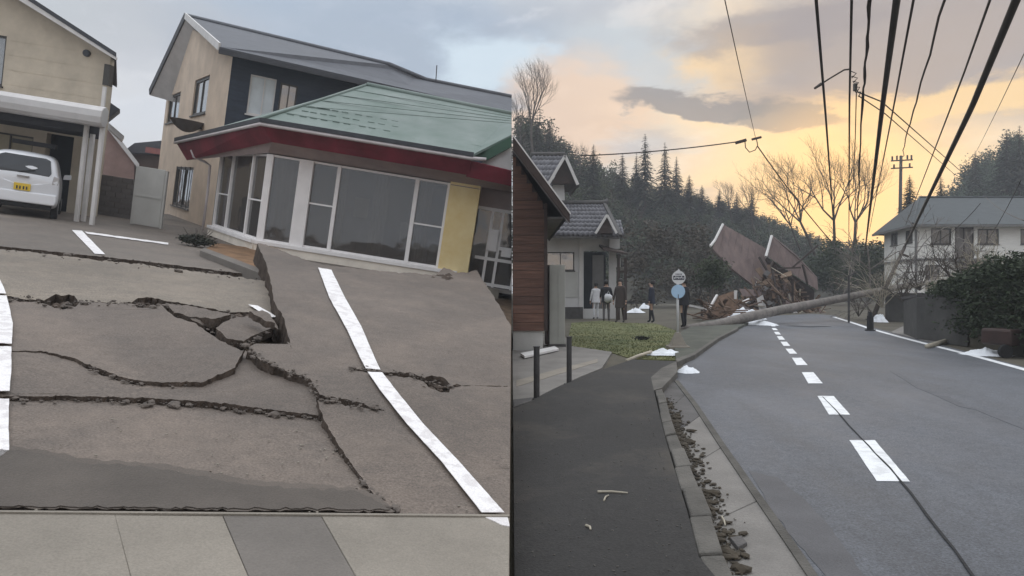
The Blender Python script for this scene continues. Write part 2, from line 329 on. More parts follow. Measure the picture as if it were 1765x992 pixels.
def slab(pts, pl=FLAT, th=.16, m=A_LOT, name='asphalt_slab', step=4.5, amp=2.2, seed=0, und=.012, cuts=2, jagged=True, holes=()):
    co, no = pl; q = jag(pts, step, amp, seed) if jagged else pts
    loops = [q] + [jag(h, 6, 2.0, seed + 40) for h in holes]
    tri = tessellate_polygon([[V((x, y, 0)) for x, y in l] for l in loops]); flat = [p for l in loops for p in l]
    bm = bmesh.new(); vs = [bm.verts.new(F.P(x, y, co, no)) for x, y in flat]
    for t in tri:
        try: bm.faces.new([vs[i] for i in t])
        except ValueError: pass
    bmesh.ops.recalc_face_normals(bm, faces=bm.faces)
    if sum(fc.normal.z for fc in bm.faces) < 0: bmesh.ops.reverse_faces(bm, faces=bm.faces)
    for _ in range(cuts):
        inner = [e for e in bm.edges if not e.is_boundary and e.calc_length() > .25]
        if not inner: break
        bmesh.ops.subdivide_edges(bm, edges=inner, cuts=1); bmesh.ops.triangulate(bm, faces=bm.faces[:])
    for v in bm.verts:
        v.co.z += und * (noise.noise(v.co * .9 + V((seed * 5, 0, 0))) + .4 * noise.noise(v.co * 3.1))
    ex = bmesh.ops.extrude_edge_only(bm, edges=[e for e in bm.edges if e.is_boundary])
    for v in [g for g in ex['geom'] if isinstance(g, bmesh.types.BMVert)]:
        v.co += V((0, 0, -th)) + V((random.uniform(-1, 1), random.uniform(-1, 1), 0)) * th * .1
    for fc in bm.faces: fc.material_index = 0 if abs(fc.normal.z) > .55 else 1
    bm.verts.index_update()
    mb = MB(); mb.v = [v.co.copy() for v in bm.verts]; mb.f = [[v.index for v in fc.verts] for fc in bm.faces]; mb.mi = [fc.material_index for fc in bm.faces]; bm.free()
    return mb.build(name, [m, A_EDGE], lot)
def sheet(pts, pl=FLAT, lift=.004, m=PAINT, name='painted_line', amp=.8, step=7, seed=0, parent=None, th=.003):
    co, no = pl; q = jag(pts, step, amp, seed)
    return MB().prism([F.P(x, y, co, no) + no * lift for x, y in q], no * th).build(name, m, parent or lot)
# the earth under everything on this side
c0 = [F.G(-500, 1090), F.G(905, 1090), F.G(905, 432), F.G(-900, 262)]
ea = MB(); top = [V((-14, .7, -.24)), V((1.2, .7, -.24)), V((6, 60, -.24)), V((-75, 60, -.24)), V((-40, 14, -.24))]
ea.prism(top, (0, 0, -1.2)); ea.build('soil_bed', A_SOIL, lot)
# raised slab on the right, rising away from the camera
PB = plane3((690, 892, 0), (860, 893, 0), (470, 440, .42))
P1 = plane3((0, 690, .035), (520, 715, .03), (200, 500, .10))
P1b = plane3((0, 560, .06), (410, 600, .10), (250, 655, .060)); P1c = plane3((0, 690, .035), (520, 715, .03), (250, 655, .035))
P0 = plane3((0, 430, 0.0), (440, 476, 0), (100, 400, 0))
slab([(-450, 374), (-40, 419), (0, 424), (120, 436), (230, 448), (340, 461), (400, 469), (470, 478), (520, 470), (905, 492), (905, 425), (640, 425), (430, 383), (260, 366), (0, 345), (-450, 280)], FLAT, .22, A_FAR, amp=.8, seed=1, und=.006)
slab([(-450, 379), (-40, 424), (0, 429), (120, 442), (230, 454), (340, 468), (400, 476), (459, 483), (466, 520), (468, 545), (440, 538), (400, 538), (345, 528), (283, 518), (262, 513), (238, 514), (227, 521), (135, 520), (128, 509), (96, 506), (76, 517), (62, 516), (22, 511), (-450, 500)], P1, .16, A_PALE, seed=2)
slab([(-450, 501.5), (18, 514), (34, 520), (62, 518.5), (80, 523), (108, 533), (131, 528), (137, 521.5), (227, 522.8), (236, 530), (262, 531), (276, 524), (300, 545), (335, 556), (362, 574), (392, 592), (420, 603), (405, 634), (350, 659), (275, 659), (232, 655), (200, 645), (150, 627), (125, 615), (80, 604), (-450, 588)], P1b, .18, seed=3)
slab([(-450, 589), (80, 605.2), (125, 616.5), (145, 631), (198, 652), (232, 663), (272, 664.5), (350, 660.5), (406, 635.5), (423, 604), (449, 626), (499, 646), (530, 657), (543, 684), (552, 715), (500, 709.5), (400, 698), (250, 684.5), (100, 680.5), (0, 680), (-450, 676)], P1c, .20, seed=4)
slab([(-450, 684), (0, 688), (100, 690), (250, 695), (400, 706.5), (500, 716), (554, 723), (580, 770), (609.5, 810), (640, 851), (688, 889), (-450, 879)], FLAT, .2, seed=5)
slab([(444, 419), (478, 428), (520, 446), (556, 456), (650, 466), (752, 474), (765, 461), (790, 470), (822, 466), (838, 489), (862, 530), (905, 600), (905, 665.2), (777, 664), (764, 650), (744, 646), (731, 651), (708, 641), (650, 640), (600, 634), (650, 645.5), (706, 648), (730, 657), (738, 666), (756, 674), (774, 676), (778, 665.6), (905, 665.5), (905, 893), (692, 890), (643, 850), (612, 808.5), (583.5, 768.5), (558, 723), (547, 690), (600, 698), (664, 707), (600, 688), (551, 680), (534, 653), (500, 642), (452, 622), (428, 598), (444, 588), (484, 571), (503, 600), (491, 553), (474, 520), (465, 478), (456, 448)], PB, .34, seed=6, cuts=3)
# loose broken plates by the fissure
P2 = plane3((290, 530, .10), (400, 540, .20), (380, 590, .05)); P3 = plane3((375, 560, .15), (470, 560, .09), (420, 592, .09)); P4 = plane3((300, 545, .20), (360, 552, .06), (340, 570, .06))
slab([(286, 521), (342, 530), (398, 541), (372, 549), (330, 546), (300, 538)], P2, .09, seed=7)
slab([(372, 566), (398, 549), (446, 543), (474, 562), (446, 575), (420, 588), (390, 583)], P3, .09, seed=8)
slab([(328, 548), (352, 552), (380, 551), (366, 562), (348, 560)], P4, .07, seed=9)
slab([(430, 536), (452, 534), (466, 541), (474, 556), (455, 551)], P2, .06, seed=11)
slab([(447, 541), (463, 546), (472, 552), (480, 568), (470, 560)], P3, .07, seed=10)
rub = MB(); rg = random.Random(5)
for (x, y, sx, sy, n, s0, s1) in [(385, 545, 40, 8, 26, .02, .07), (400, 590, 30, 6, 18, .02, .06), (252, 524, 20, 4, 12, .02, .05), (105, 524, 22, 5, 14, .02, .05), (752, 664, 20, 8, 22, .015, .045), (770, 478, 22, 8, 16, .03, .10), (600, 694, 40, 4, 12, .01, .03), (470, 545, 14, 12, 14, .02, .05), (210, 690, 200, 3, 30, .01, .03), (640, 848, 30, 24, 10, .006, .014), (300, 820, 60, 20, 8, .006, .012)]:
    for _ in range(n):
        u, w = rg.gauss(0, .5), rg.gauss(0, .5); k = rg.uniform(s0, s1); pl = PB if x > 590 and y < 700 else P1
        p = F.P(x + u * sx, y + w * sy, *(pl if y < 690 else FLAT)) + V((0, 0, -.02 if y < 800 else .003)); rub.rock(p, (k, k * .8, k * .6), seed=rg.random())
o = rub.build('asphalt_rubble', A_EDGE, lot); o['kind'] = 'stuff'
# painted lines
sheet([(548, 463), (567, 515), (597, 570), (620, 620), (630, 639), (655, 641), (645, 620), (622, 565), (594, 515), (571, 467)], PB, .02, seed=1, amp=.4)
sheet([(633, 645), (654, 676), (701, 736), (760, 801), (829, 890), (868, 890), (789, 800), (729, 736), (681, 676), (658, 646)], PB, .02, seed=2, amp=.4)
sheet([(836, 896), (874, 896), (878, 912), (866, 910)], FLAT, .012, seed=3)
sheet([(-60, 470), (-4, 478), (6, 498), (10, 509), (-60, 507)], P1, .018, seed=4)
sheet([(-60, 511), (11, 513), (14, 525), (22, 562), (20, 597), (-60, 594)], P1b, .020, seed=14)
sheet([(-60, 599), (19, 602), (19, 640), (16, 679), (-60, 678)], P1c, .018, seed=5)
sheet([(-60, 692), (15, 693), (14, 740), (15, 782), (-2, 795), (-60, 800)], FLAT, .018, seed=6)
sheet([(124, 397), (141, 398), (181, 439), (163, 438)], FLAT, .010, seed=7)
sheet([(146, 399.5), (290, 419), (290, 422), (150, 403)], FLAT, .010, seed=8)
sheet([(428, 527), (444, 529), (478, 549), (462, 549)], P1, .016, seed=9)
# darker strip along the pavement, an outer and an inner tone
sheet([(-330, 762), (25, 774), (80, 781), (140, 795), (270, 804), (340, 815), (430, 832), (510, 838), (600, 843), (655, 860), (680, 887), (-330, 878)], FLAT, .013, mat('half_dark_asphalt', (.108, .088, .073), .75, .2, 1.2, .3, 90, speck=.2), 'darker_strip', 4.0, 9, 12)
sheet([(-330, 770), (20, 783), (70, 788), (130, 803), (260, 812), (330, 825), (420, 842), (500, 848), (610, 852), (640, 864), (672, 885), (-330, 878)], FLAT, .018, A_DARK, 'darker_strip', 4.0, 9, 10)
# pavement of concrete flags in front
pv = thing('pavement', None, None, LOT, F.G(400, 930)); pv['kind'] = 'structure'
for i, (a0, b0, a1, b1, mm) in enumerate([(-450, 880, 196.8, 1060, CONC), (197.8, 887, 383.8, 1060, CONC), (384.6, 888, 554, 1060, CONC_D), (554.8, 889, 905, 1060, CONC)]):
    dx = (.115, .2, .27, .34)
    e0 = a0 + (.11 + .0009 * max(a0, 0)) * 160 if i else a0; e1 = a1 + (.11 + .0009 * a1) * 160 if i < 3 else a1
    MB().prism([F.G(a0, b0 + (3 if i == 0 else 0), .012), F.G(a1, b0 + 2, .012), F.G(e1, 1060, .012), F.G(e0, 1060, .012)], (0, 0, -.15)).build('flagstone', mm, pv, bevel=.003)
MB().prism([F.G(-450, 878, .02), F.G(905, 889.5, .02), F.G(905, 886.5, .02), F.G(-450, 875, .02)], (0, 0, -.2)).build('kerb_edge', CONC, pv)
cm = MB()
for line, pl_, n_ in (([(0, 690), (100, 691), (250, 696), (400, 707), (500, 717), (553, 723)], FLAT, 170), ([(558, 724), (582, 770), (611, 810), (642, 851), (688, 889)], FLAT, 90), ([(425, 600), (450, 624), (500, 644), (531, 655), (546, 684)], PB, 80), ([(549, 690), (600, 697), (664, 706)], PB, 40), ([(0, 430), (120, 442), (230, 455), (340, 468), (459, 483)], P1, 70), ([(600, 636), (650, 643), (708, 646), (740, 660), (778, 672)], PB, 60), ([(145, 632), (200, 653), (232, 664), (272, 665), (350, 661)], P1c, 60), ([(0, 516), (62, 519), (105, 532), (137, 521), (232, 528), (270, 528)], P1b, 90), ([(280, 525), (340, 540), (400, 545), (470, 560), (440, 588), (395, 590), (360, 570)], P1, 200)):
    for _ in range(n_):
        i = rg.randrange(len(line) - 1); t = rg.random(); x = line[i][0] + (line[i + 1][0] - line[i][0]) * t + rg.gauss(0, 4); y = line[i][1] + (line[i + 1][1] - line[i][1]) * t + rg.gauss(0, 3)
        p = F.P(x, y, *pl_); k = min(.05, rg.lognormvariate(-4.6, .55)) * (.6 + p.y * .06); cm.rock(p + V((0, 0, .012)), (k * rg.uniform(.8, 1.5), k, k * .6), seed=rg.random())
cm.build('asphalt_crumbs', mat('asphalt_crumb', (.12, .10, .086), .95, .4, 20, .5, 40), lot)['kind'] = 'stuff'
gr = MB()
for _ in range(150):
    x, y = rg.uniform(20, 860), rg.uniform(720, 885); k = rg.uniform(.003, .008); gr.rock(F.G(x, y, .012), (k, k, k * .6), seed=rg.random(), sub=0 + 1)
gr.build('grit', CONC, lot)['kind'] = 'stuff'
# ================================================================== BUILDINGS AROUND THE CAR PARK (tilted frame)
F = LOT
def bk(px, L):
    r = LOT.ray(px, 300); return V((r.x / r.y * L, L, 0))
WHITE = mat('white_window_paint', (.82, .79, .78), .55, .06, 3, .05, 60)
SILL = mat('cream_sill', (.78, .71, .62), .7, .12, 2, .1, 60)
YEL = mat('yellow_render', (.84, .64, .30), .85, .12, 1.8, .25, 70, col2=(.84, .70, .40))
RED = mat('maroon_fascia', (.19, .024, .04), .6, .35, 1.2, .08, 50)
SOFF = mat('pinkish_soffit', (.36, .29, .28), .8, .12, 2, .1, 40)
GREEN = mat('green_metal_roof', (.135, .195, .165), .6, .22, .8, .2, 20, col2=(.22, .255, .24), lo=.3, hi=.75)
DGREEN = mat('dark_green_trim', (.035, .085, .055), .55, .2, 2, .1, 40)
DKTRIM = mat('dark_grey_trim', (.045, .047, .055), .6, .2, 3, .1, 40)
GUTT = mat('pale_gutter', (.55, .50, .50), .5, .1, 3, .05, 40)
GLS = glass('shop_glass', (.72, .70, .68), .05, .66)
ROOMW = mat('dim_room', (.34, .31, .29), .9, .25, .8, .1, 10)
STREAK = 1
BEIGE = mat('beige_render', (.50, .435, .345), .9, .16, 1.2, .3, 60)
PEACH = mat('peach_render', (.64, .52, .41), .9, .14, 1.0, .3, 60)
NAVY = mat('navy_siding', (.028, .038, .058), .7, .2, 2, .25, 30, stretch=(1, 1, 6))
ROOFG = mat('grey_slate_roof', (.105, .11, .125), .7, .14, 1.4, .35, 18, stretch=(1, 4, 4))
EAVE = mat('white_eave_board', (.62, .60, .585), .6, .1, 2, .05, 40)
ALU = mat('pale_aluminium', (.55, .53, .52), .42, .08, 2, .05, 40, metal=.25)
DARKF = mat('dark_bronze_frame', (.06, .055, .05), .5, .2, 4, .05, 40)
WGL = glass('house_glass', (.5, .52, .55), .22, .35)
CURT = mat('pale_curtain', (.55, .57, .58), .9, .12, 2, .3, 6, stretch=(8, 8, .4))
CREAMC = mat('cream_curtain', (.50, .45, .38), .9, .12, 2, .3, 6, stretch=(8, 8, .4))
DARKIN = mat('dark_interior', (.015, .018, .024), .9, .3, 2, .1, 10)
# ---------------- shop with the green hipped roof
corner = F.D(443, 413, 17.0); lend = F.D(364, 399, 20.6); rend = F.D(930, 495, 17.3)
shop = thing('green_roofed_shop', 'single storey shop with green hipped roof, maroon fascia and wide white-framed windows', 'shop', LOT, (corner.x, corner.y + 1, 0))
WF = Wall(F, corner, rend); WR = Wall(F, lend, corner)
def sz(W, *q): return [W.sz(*p) for p in q]
zs = WF.sz(600, 439)[1]; zt = WF.sz(600, 288)[1]                      # window foot and head
zsR = WR.sz(405, 404)[1]
# plinth and cream sill band
MB().wrect(WF, .0, -.3, 6.05, zs - .28, -.25, -.03).wrect(WR, 0, -.3, WR.L - .03, zs - .28, -.25, -.03).build('plinth', CONC, shop)
MB().wrect(WF, -.02, zs - .28, 4.95, zs - .07, -.2, .10).wrect(WR, -.02, zs - .28, WR.L - .02, zs - .07, -.2, .10).build('sill_band', SILL, shop, bevel=.01)
MB().wrect(WF, -.02, zs - .07, 4.95, zs + .02, -.16, .14).wrect(WR, -.02, zs - .07, WR.L - .02, zs + .02, -.16, .14).build('window_sill', WHITE, shop, bevel=.008)
# posts measured along the front wall
posts = [(497, 415, 519, 275, .34), (564, 425, 582, 284, .09), (697, 443, 717, 307, .10), (752, 455, 772, 314, .08)]
ss = []
for (x0, y0, x1, y1, w) in posts:
    s = (WF.sz(x0, y0)[0] + WF.sz(x1, y1)[0]) / 2 + w / 2; ss.append((s, w))
zh = zt + .02
for s, w in [(.06, .16)] + ss[:-1]:
    MB().wrect(WF, s - w / 2, zs + .02, s + w / 2, zh, -.11, .03 if w > .3 else .0).build('window_post', WHITE, shop, bevel=.006)
s_end = ss[-1][0]
MB().wrect(WF, s_end - .04, zs + .02, s_end + .02, zh, -.11, 0).build('window_post', WHITE, shop)
rs = [.03, WR.L * .27, WR.L * .62]
for s, w in ((.04, .09), (WR.L * .30, .07), (WR.L * .73, .09), (WR.L - .05, .10)):
    MB().wrect(WR, s - w / 2, zs + .02, s + w / 2, zh, -.11, 0).build('window_post', WHITE, shop, bevel=.006)
def bay(W, a, b, row=None, k=0):
    fo = MB().wrect(W, a, zs + .02, b, zs + .07, -.08, -.03).build('bottom_rail', WHITE, shop)
    MB().wrect(W, a, zh - .05, b, zh, -.08, -.03).build('top_rail', WHITE, shop)
    if row: MB().wrect(W, a, zs + (zh - zs) * row - .02, b, zs + (zh - zs) * row + .02, -.075, -.025).build('glazing_bar', WHITE, shop)
    zz = [zs + .07, zh - .05] if not row else [zs + .07, zs + (zh - zs) * row, zh - .05]
    for i in range(len(zz) - 1): MB().wrect(W, a, zz[i], b, zz[i + 1], -.066 - .008 * (k % 2), -.06 - .008 * (k % 2)).build('pane', GLS, fo)
P = [(.06, .16)] + ss
bay(WF, P[0][0] + .08, P[1][0] - P[1][1] / 2, None, 0)
bay(WF, P[1][0] + P[1][1] / 2, P[2][0] - .045, .52, 1)
bay(WF, P[2][0] + .045, P[3][0] - .05, None, 0)
bay(WF, P[3][0] + .05, P[4][0] - .04, .48, 1)
bay(WR, .085, WR.L * .30 - .035, .46, 0); bay(WR, WR.L * .30 + .035, WR.L * .73 - .045, None, 1); bay(WR, WR.L * .73 + .045, WR.L - .10, .46, 0)
# yellow pillar
y0 = s_end + .02; y1 = WF.sz(808, 460)[0] + .02; y1 = (y1 + WF.sz(829, 312)[0]) / 2
MB().wrect(WF, y0, -.3, y1, zh + .25, -.5, .05).build('pillar', YEL, shop, bevel=.01)
MB().wrect(WF, y0 + .02, zh - .05, y1 - .02, zh - .03, .05, .056).build('pillar_groove', SOFF, shop)
# recessed entrance to the right of the pillar
rc = -.55; re = 7.6
MB().wrect(WF, y1, zh - .42, re, zh + .3, rc - .1, rc).build('entrance_lintel', SOFF, shop)
ef = MB(); zb = -.05
for s in (y1 + .35, y1 + .62, y1 + 1.1): ef.wrect(WF, s, zb, s + .07, zh - .5, rc, rc + .06)
ef.wrect(WF, y1, zh - .5, re, zh - .42, rc, rc + .07)
ef.wrect(WF, y1 + .35, zb + 1.0, re, zb + 1.09, rc + .01, rc + .055); ef.wrect(WF, y1 + .1, zb + .7, re, zb + .78, rc + .012, rc + .05); ef.wrect(WF, y1 + .2, zb + .05, re, zb + .13, rc + .008, rc + .05)
eo = ef.build('entrance_frame', WHITE, shop)
MB().wrect(WF, y1, zb, re, zh - .5, rc - .03, rc - .02).build('pane', GLS, eo)
MB().wrect(WF, y1 + .35, zb + .95, y1 + .62, zb + 1.5, rc + .05, rc + .11).build('notice_box', WHITE, shop, bevel=.01)
MB().wrect(WF, y1 + .75, zb + .85, y1 + 1.0, zb + 1.05, rc + .06, rc + .12).build('letter_box', WHITE, shop, bevel=.01)
# room behind the glass
MB().wrect(WF, .2, -.1, 7.4, -.02, -4, -.2).build('room_floor', ROOMW, shop)
MB().wrect(WF, -1.0, -.1, 7.5, zh + .2, -4.2, -4).build('room_wall', ROOMW, shop)
MB().prism([WR.at(.15, zh + .12, -.25), WF.at(.1, zh + .12, -.25), WF.at(7.4, zh + .12, -.25), WF.at(7.4, zh + .12, -4), WF.at(-.6, zh + .12, -4)], (0, 0, .08)).build('ceiling', ROOMW, shop)
MB().wrect(WF, 7.4, -.1, 7.5, zh + .2, -4, -.7).build('end_wall', BEIGE, shop)
sh = MB()
for s, d, h, w in ((.9, -2.0, 1.5, .5), (2.6, -2.6, 1.2, 1.0), (3.6, -1.6, .9, .4), (4.2, -2.8, 1.7, .5), (5.9, -2.0, 1.3, .8)): sh.wrect(WF, s, -.02, s + w, h, d - .4, d)
sh.build('shelving', SOFF, shop)
for a_, b_, o_ in ((.25, .75, -.22), (1.62, 1.95, -.24), (2.62, 3.0, -.22), (3.75, 4.05, -.25)):  # pale curtains added inside to imitate faint reflections in the panes
    cv = MB(); n_ = 14; pts = [WF.at(a_ + (b_ - a_) * i / n_, 0, o_ + .035 * math.sin(i * 1.9)) for i in range(n_ + 1)]
    cv.add([p + V((0, 0, zs + .03)) for p in pts] + [p + V((0, 0, zh)) for p in pts], [[i, i + 1, n_ + 2 + i, n_ + 1 + i] for i in range(n_)]); cv.build('curtain', CREAMC, shop, smooth=True)
for s_, z_, w_, h_ in ((2.05, zs + .95, .36, .5), (3.3, zs + .3, .5, .7), (4.75, zs + .9, .4, .28)): MB().wrect(WF, s_, z_, s_ + w_, z_ + h_, -.9, -.88).build('reflection_square', SILL, shop)  # pale squares behind the glass, standing in for reflections
MB().wrect(WF, 4.15, zs + .02, 4.5, zs + .10, -.4, -.2).wrect(WF, 3.6, zs + .02, 3.68, zs + .22, -.4, -.3).build('display_item', WHITE, shop)
# eaves: maroon band sloping out from the window head, pale gutter, green roof
e_c = F.D(452, 214, 16.1); e_l = F.D(304, 246, 21.2); e_r = F.D(812, 273, 16.2); z_e = (e_c.z + e_r.z) / 2
hc = WF.at(0, zh, .02); hr = WF.at(y1 + .02, zh, .02); hl = WR.at(0, zh, .02)
hr2 = WF.at(8.2, zh, .02)
for q in (e_c, e_l, e_r): pass
e_r2 = e_r + (e_r - e_c).normalized() * 2.6
n = V((0, 0, -.09))
MB().prism([e_c, e_r, e_r + V((0, 0, -.36)) + V((0, .28, 0)), e_c + V((0, 0, -.34)) + V((.16, .30, 0))], (0, .05, .03)).build('fascia', RED, shop)
lb = F.D(322, 276, 21.0); MB().prism([e_l, e_c, e_c + V((0, 0, -.34)) + V((.16, .30, 0)), lb], (.04, .04, .03)).build('fascia', RED, shop)
# lower maroon band over the entrance, with the white gable panel above it
l0 = F.D(806, 276, 16.3); l1 = F.D(905, 300, 16.3)
MB().prism([l0, l1, l1 + V((0, .2, -.32)), l0 + V((0, .2, -.36))], (0, .06, .02)).build('fascia', RED, shop)
MB().prism([F.D(826, 283, 16.5), F.D(905, 300, 16.5), F.D(905, 226, 16.5)], (0, .08, 0)).build('gable_panel', EAVE, shop)
MB().prism([F.D(806, 275, 16.35), F.D(838, 276, 16.35), F.D(905, 240, 16.35), F.D(905, 222, 16.35)], (0, .10, 0)).build('rake_trim', DGREEN, shop)
# soffit closing the band against the wall
MB().prism([hc + V((0, 0, .02)), hr2 + V((0, 0, .02)), e_r2 + V((0, .3, -.30)), e_c + V((.16, .32, -.30))], (0, 0, .03)).prism([hl + V((0, 0, .03)), hc + V((0, 0, .02)), e_c + V((.17, .34, -.30)), lb + V((.04, .05, .02))], (0, 0, .02)).build('soffit', SOFF, shop)
MB().tube([e_l + V((-.03, -.03, .0)), e_c + V((-.02, -.05, .0)), e_r + V((.0, -.05, .0)), e_r + V((.35, -.02, .03))], .045, 8).build('gutter', GUTT, shop, smooth=True)
dp = [F.D(330, 258, 20.4), F.D(334, 270, 20.4), F.D(352, 278, 20.5), F.D(362, 285, 20.6), F.D(358, 330, 20.6), F.D(349, 398, 20.6)]
MB().tube(dp, .04, 6).build('downpipe', GUTT, shop, smooth=True)
rid0 = F.D(632, 150, 19.6); rid1 = F.D(905, 205, 19.6); zr = (rid0.z + rid1.z) / 2
up = V((0, -.05, .05)); rf = MB(); th = V((0, 0, .05))
rf.prism([e_c + up, e_r + up + V((.05, 0, 0)), F.D(905, 224, 16.8), rid1, rid0], (0, 0, .06))
rf.prism([e_l + up, e_c + up, rid0, F.D(560, 172, 23.5)], (0, 0, .06))
ro = rf.build('roof', GREEN, shop)
MB().tube([rid0 + V((0, 0, .07)), rid1 + V((0, 0, .07))], .07, 8).tube([e_c + up + V((0, 0, .07)), rid0 + V((0, 0, .07))], .04, 6).build('ridge_cap', GREEN, ro, smooth=True)
MB().bar(e_l + up + V((-.02, -.02, .04)), e_c + up + V((-.02, -.02, .04)), .05, .10).bar(e_c + up + V((-.02, -.02, .04)), e_r + up + V((.05, -.02, .04)), .05, .10).build('roof_edge', DKTRIM, ro)
for k in range(1, 6):
    t = k / 6; a = (e_c + up).lerp(rid0, t); b = (e_r + up).lerp(rid1, t); b = F.D(905, 224, 16.8).lerp(rid1, max(0, t - .05)) if t > .3 else b
    MB().bar(a + V((0, 0, .062)), b + V((0, 0, .058)), .03, .010).build('roof_course', GREEN, ro)
# standing ribs and the little snow guards in rows on the front slope
e1 = e_r + up; nrm = (e1 - e_c - up).cross(rid0 - e_c - up).normalized(); nrm = nrm if nrm.z > 0 else -nrm
GRD = mat('guard_green', (.115, .16, .14), .6, .2, 2, .1, 30)
for row, (ya, yb) in enumerate(((.16, .16), (.26, .26), (.36, .36))):
    for i in range(9):
        t = .06 + i * .062 + .02 * (row % 2) + random.uniform(-.008, .008); a = (e_c + up).lerp(e1, t); b = rid0.lerp(rid1, max(0, (t - .25) * 1.05)); p = a.lerp(b, ya) + nrm * .07
        m_ = MB().bar(p - V((.08, 0, .016)), p + V((.08, 0, -.016)), .04, .02)
        if row == 1 and i > 9: continue
        m_.build('snow_guard', GRD, ro)
# soil bed with kerb along the shop's foot
bed = thing('planting_bed', 'narrow bare brown planting bed with kerb under the shop windows', 'planting bed', LOT, F.G(400, 452))
MB().prism([F.G(352, 430, .05), F.G(372, 418, .05), F.G(470, 432, .05), F.G(470, 476, .05)], (0, 0, -.2)).build('bed_soil', mat('brown_earth', (.20, .115, .06), .95, .35, 3, .8, 14), bed)
MB().prism([F.G(345, 431, .12), F.G(470, 478, .12), F.G(470, 470, .12), F.G(352, 426, .12)], (0, 0, -.3)).build('bed_kerb', CONC_D, bed, bevel=.01)
def leafy(c, rad, n, size, seed=0, flat=.55, mb=None, squash=None):
    rr = random.Random(seed); mb = mb or MB(); c = V(c)
    for _ in range(n):
        while True:
            q = V((rr.uniform(-1, 1), rr.uniform(-1, 1), rr.uniform(-1, 1)))
            if q.length <= 1: break
        q = q * (.55 + .45 * rr.random()) * (1 + .35 * noise.noise(q * 2 + V((seed, 0, 0))))
        p = c + V((q.x * rad[0], q.y * rad[1], q.z * rad[2])); a = V((rr.gauss(0, 1), rr.gauss(0, 1), rr.gauss(0, flat))).normalized(); b = a.orthogonal().normalized()
        b = (Matrix.Rotation(rr.random() * 6.28, 3, a) @ b); k = size * rr.uniform(.6, 1.3)
        mb.add([p - a * k, p + b * k * .45, p + a * k, p - b * k * .45], [[0, 1, 2, 3]])
    return mb
SHRUB = mat('dark_shrub_leaves', (.045, .048, .035), .8, .5, 6, 0)
BARK = mat('grey_bark', (.13, .11, .095), .9, .25, 5, .6, 25)
sb = thing('low_shrub', 'small dark shrub at the foot of the shop corner', 'shrub', LOT, F.G(330, 425))
bp_ = F.G(330, 425); leafy(bp_ + V((0, .2, .16)), (.55, .3, .14), 700, .05, 3).build('crown', SHRUB, sb, fix=False)
st = MB()
for k in range(6): st.tube([bp_ + V((0, .2, 0)), bp_ + V((.35 * math.cos(k), .2 + .25 * math.sin(k), .4))], [.015, .006], 4)
st.build('trunk', BARK, sb)
# ---------------- two storey house behind
hA = F.D(372, 330, 23.5); hB = F.D(905, 420, 27.5); hG = F.D(268, 330, 33.0)
house = thing('two_storey_house', 'two storey house with peach gable wall, navy side and long grey roof', 'house', LOT, (hA.x + 2, hA.y + 3, 0))
WN = Wall(F, hA, hB); WG = Wall(F, hG, hA); GL = WG.L
# eaves
er = WN.sz(380, 82)[1]; er2 = WN.sz(870, 192)[1]; ze = (er + er2) / 2 + .1
zle = WG.sz(270, 158)[1]
apx = WG.sz(333, 36)
pe = WG.sz(374, 84)
gw = sz(WG, (286, 213), (312, 157)); g1 = (gw[0][0], gw[0][1], gw[1][0], gw[1][1]); gw = sz(WG, (329, 200), (362, 128)); g2 = (gw[0][0], gw[0][1], gw[1][0], gw[1][1]); gw = sz(WG, (296, 352), (334, 288)); g3 = (gw[0][0], gw[0][1], gw[1][0], gw[1][1])
def rc4(r): return [(r[0], r[1]), (r[2], r[1]), (r[2], r[3]), (r[0], r[3])]
gp = [(0, -.5), (GL, -.5), (GL, pe[1] - .25), (apx[0], apx[1] - .35), (0, zle - .1)]
MB().walled(WG, gp, [rc4(g1), rc4(g2), rc4(g3)], .18).build('gable_wall', PEACH, house)
for g in (g1, g2): window(WG, *g, house, DARKF, WGL, (.5,), (), .10, .05, .08, True, CREAMC)
window(WG, *g3, house, DARKF, WGL, (.5,), (), .10, .05, .08, True, CURT)
# security bars on the ground floor window
for k in range(4): MB().wrect(WG, g3[0] + (g3[2] - g3[0]) * (k + .5) / 4 - .02, g3[1], g3[0] + (g3[2] - g3[0]) * (k + .5) / 4 + .02, g3[3], .02, .05).build('window_bar', DARKF, house)
nw = sz(WN, (424, 195), (475, 136)); nw = (nw[0][0], nw[0][1], nw[1][0] + .05, nw[1][1]); nw2 = sz(WN, (478, 192), (514, 148)); nw2 = (nw2[0][0], nw2[0][1], nw2[1][0], nw2[1][1])
MB().walled(WN, [(.0, -.5), (WN.L, -.5), (WN.L, ze), (.0, ze)], [rc4(nw), rc4(nw2)], .18).build('side_wall', NAVY, house)
window(WN, *nw, house, EAVE, mat('frosted_pane', (.55, .60, .63), .25, .1, 2, .05, 10), (.55,), (), .05, .04, .08)
window(WN, *nw2, house, DARKF, WGL, (.5,), (), .05, .04, .08, True, CREAMC)
for k in range(1, 14):
    z = ze - k * .34
    if z > 1.5:
        cuts = sorted([w for w in (nw, nw2) if w[1] - .1 < z < w[3] + .04]); a_ = .02
        for w in cuts + [(WN.L, 0, 0, 0)]:
            if w[0] - a_ > .1: MB().wrect(WN, a_, z, w[0] - (.05 if w[2] else 0), z + .03, 0, .012).build('siding_lap', NAVY, house)
            a_ = w[2] + .05
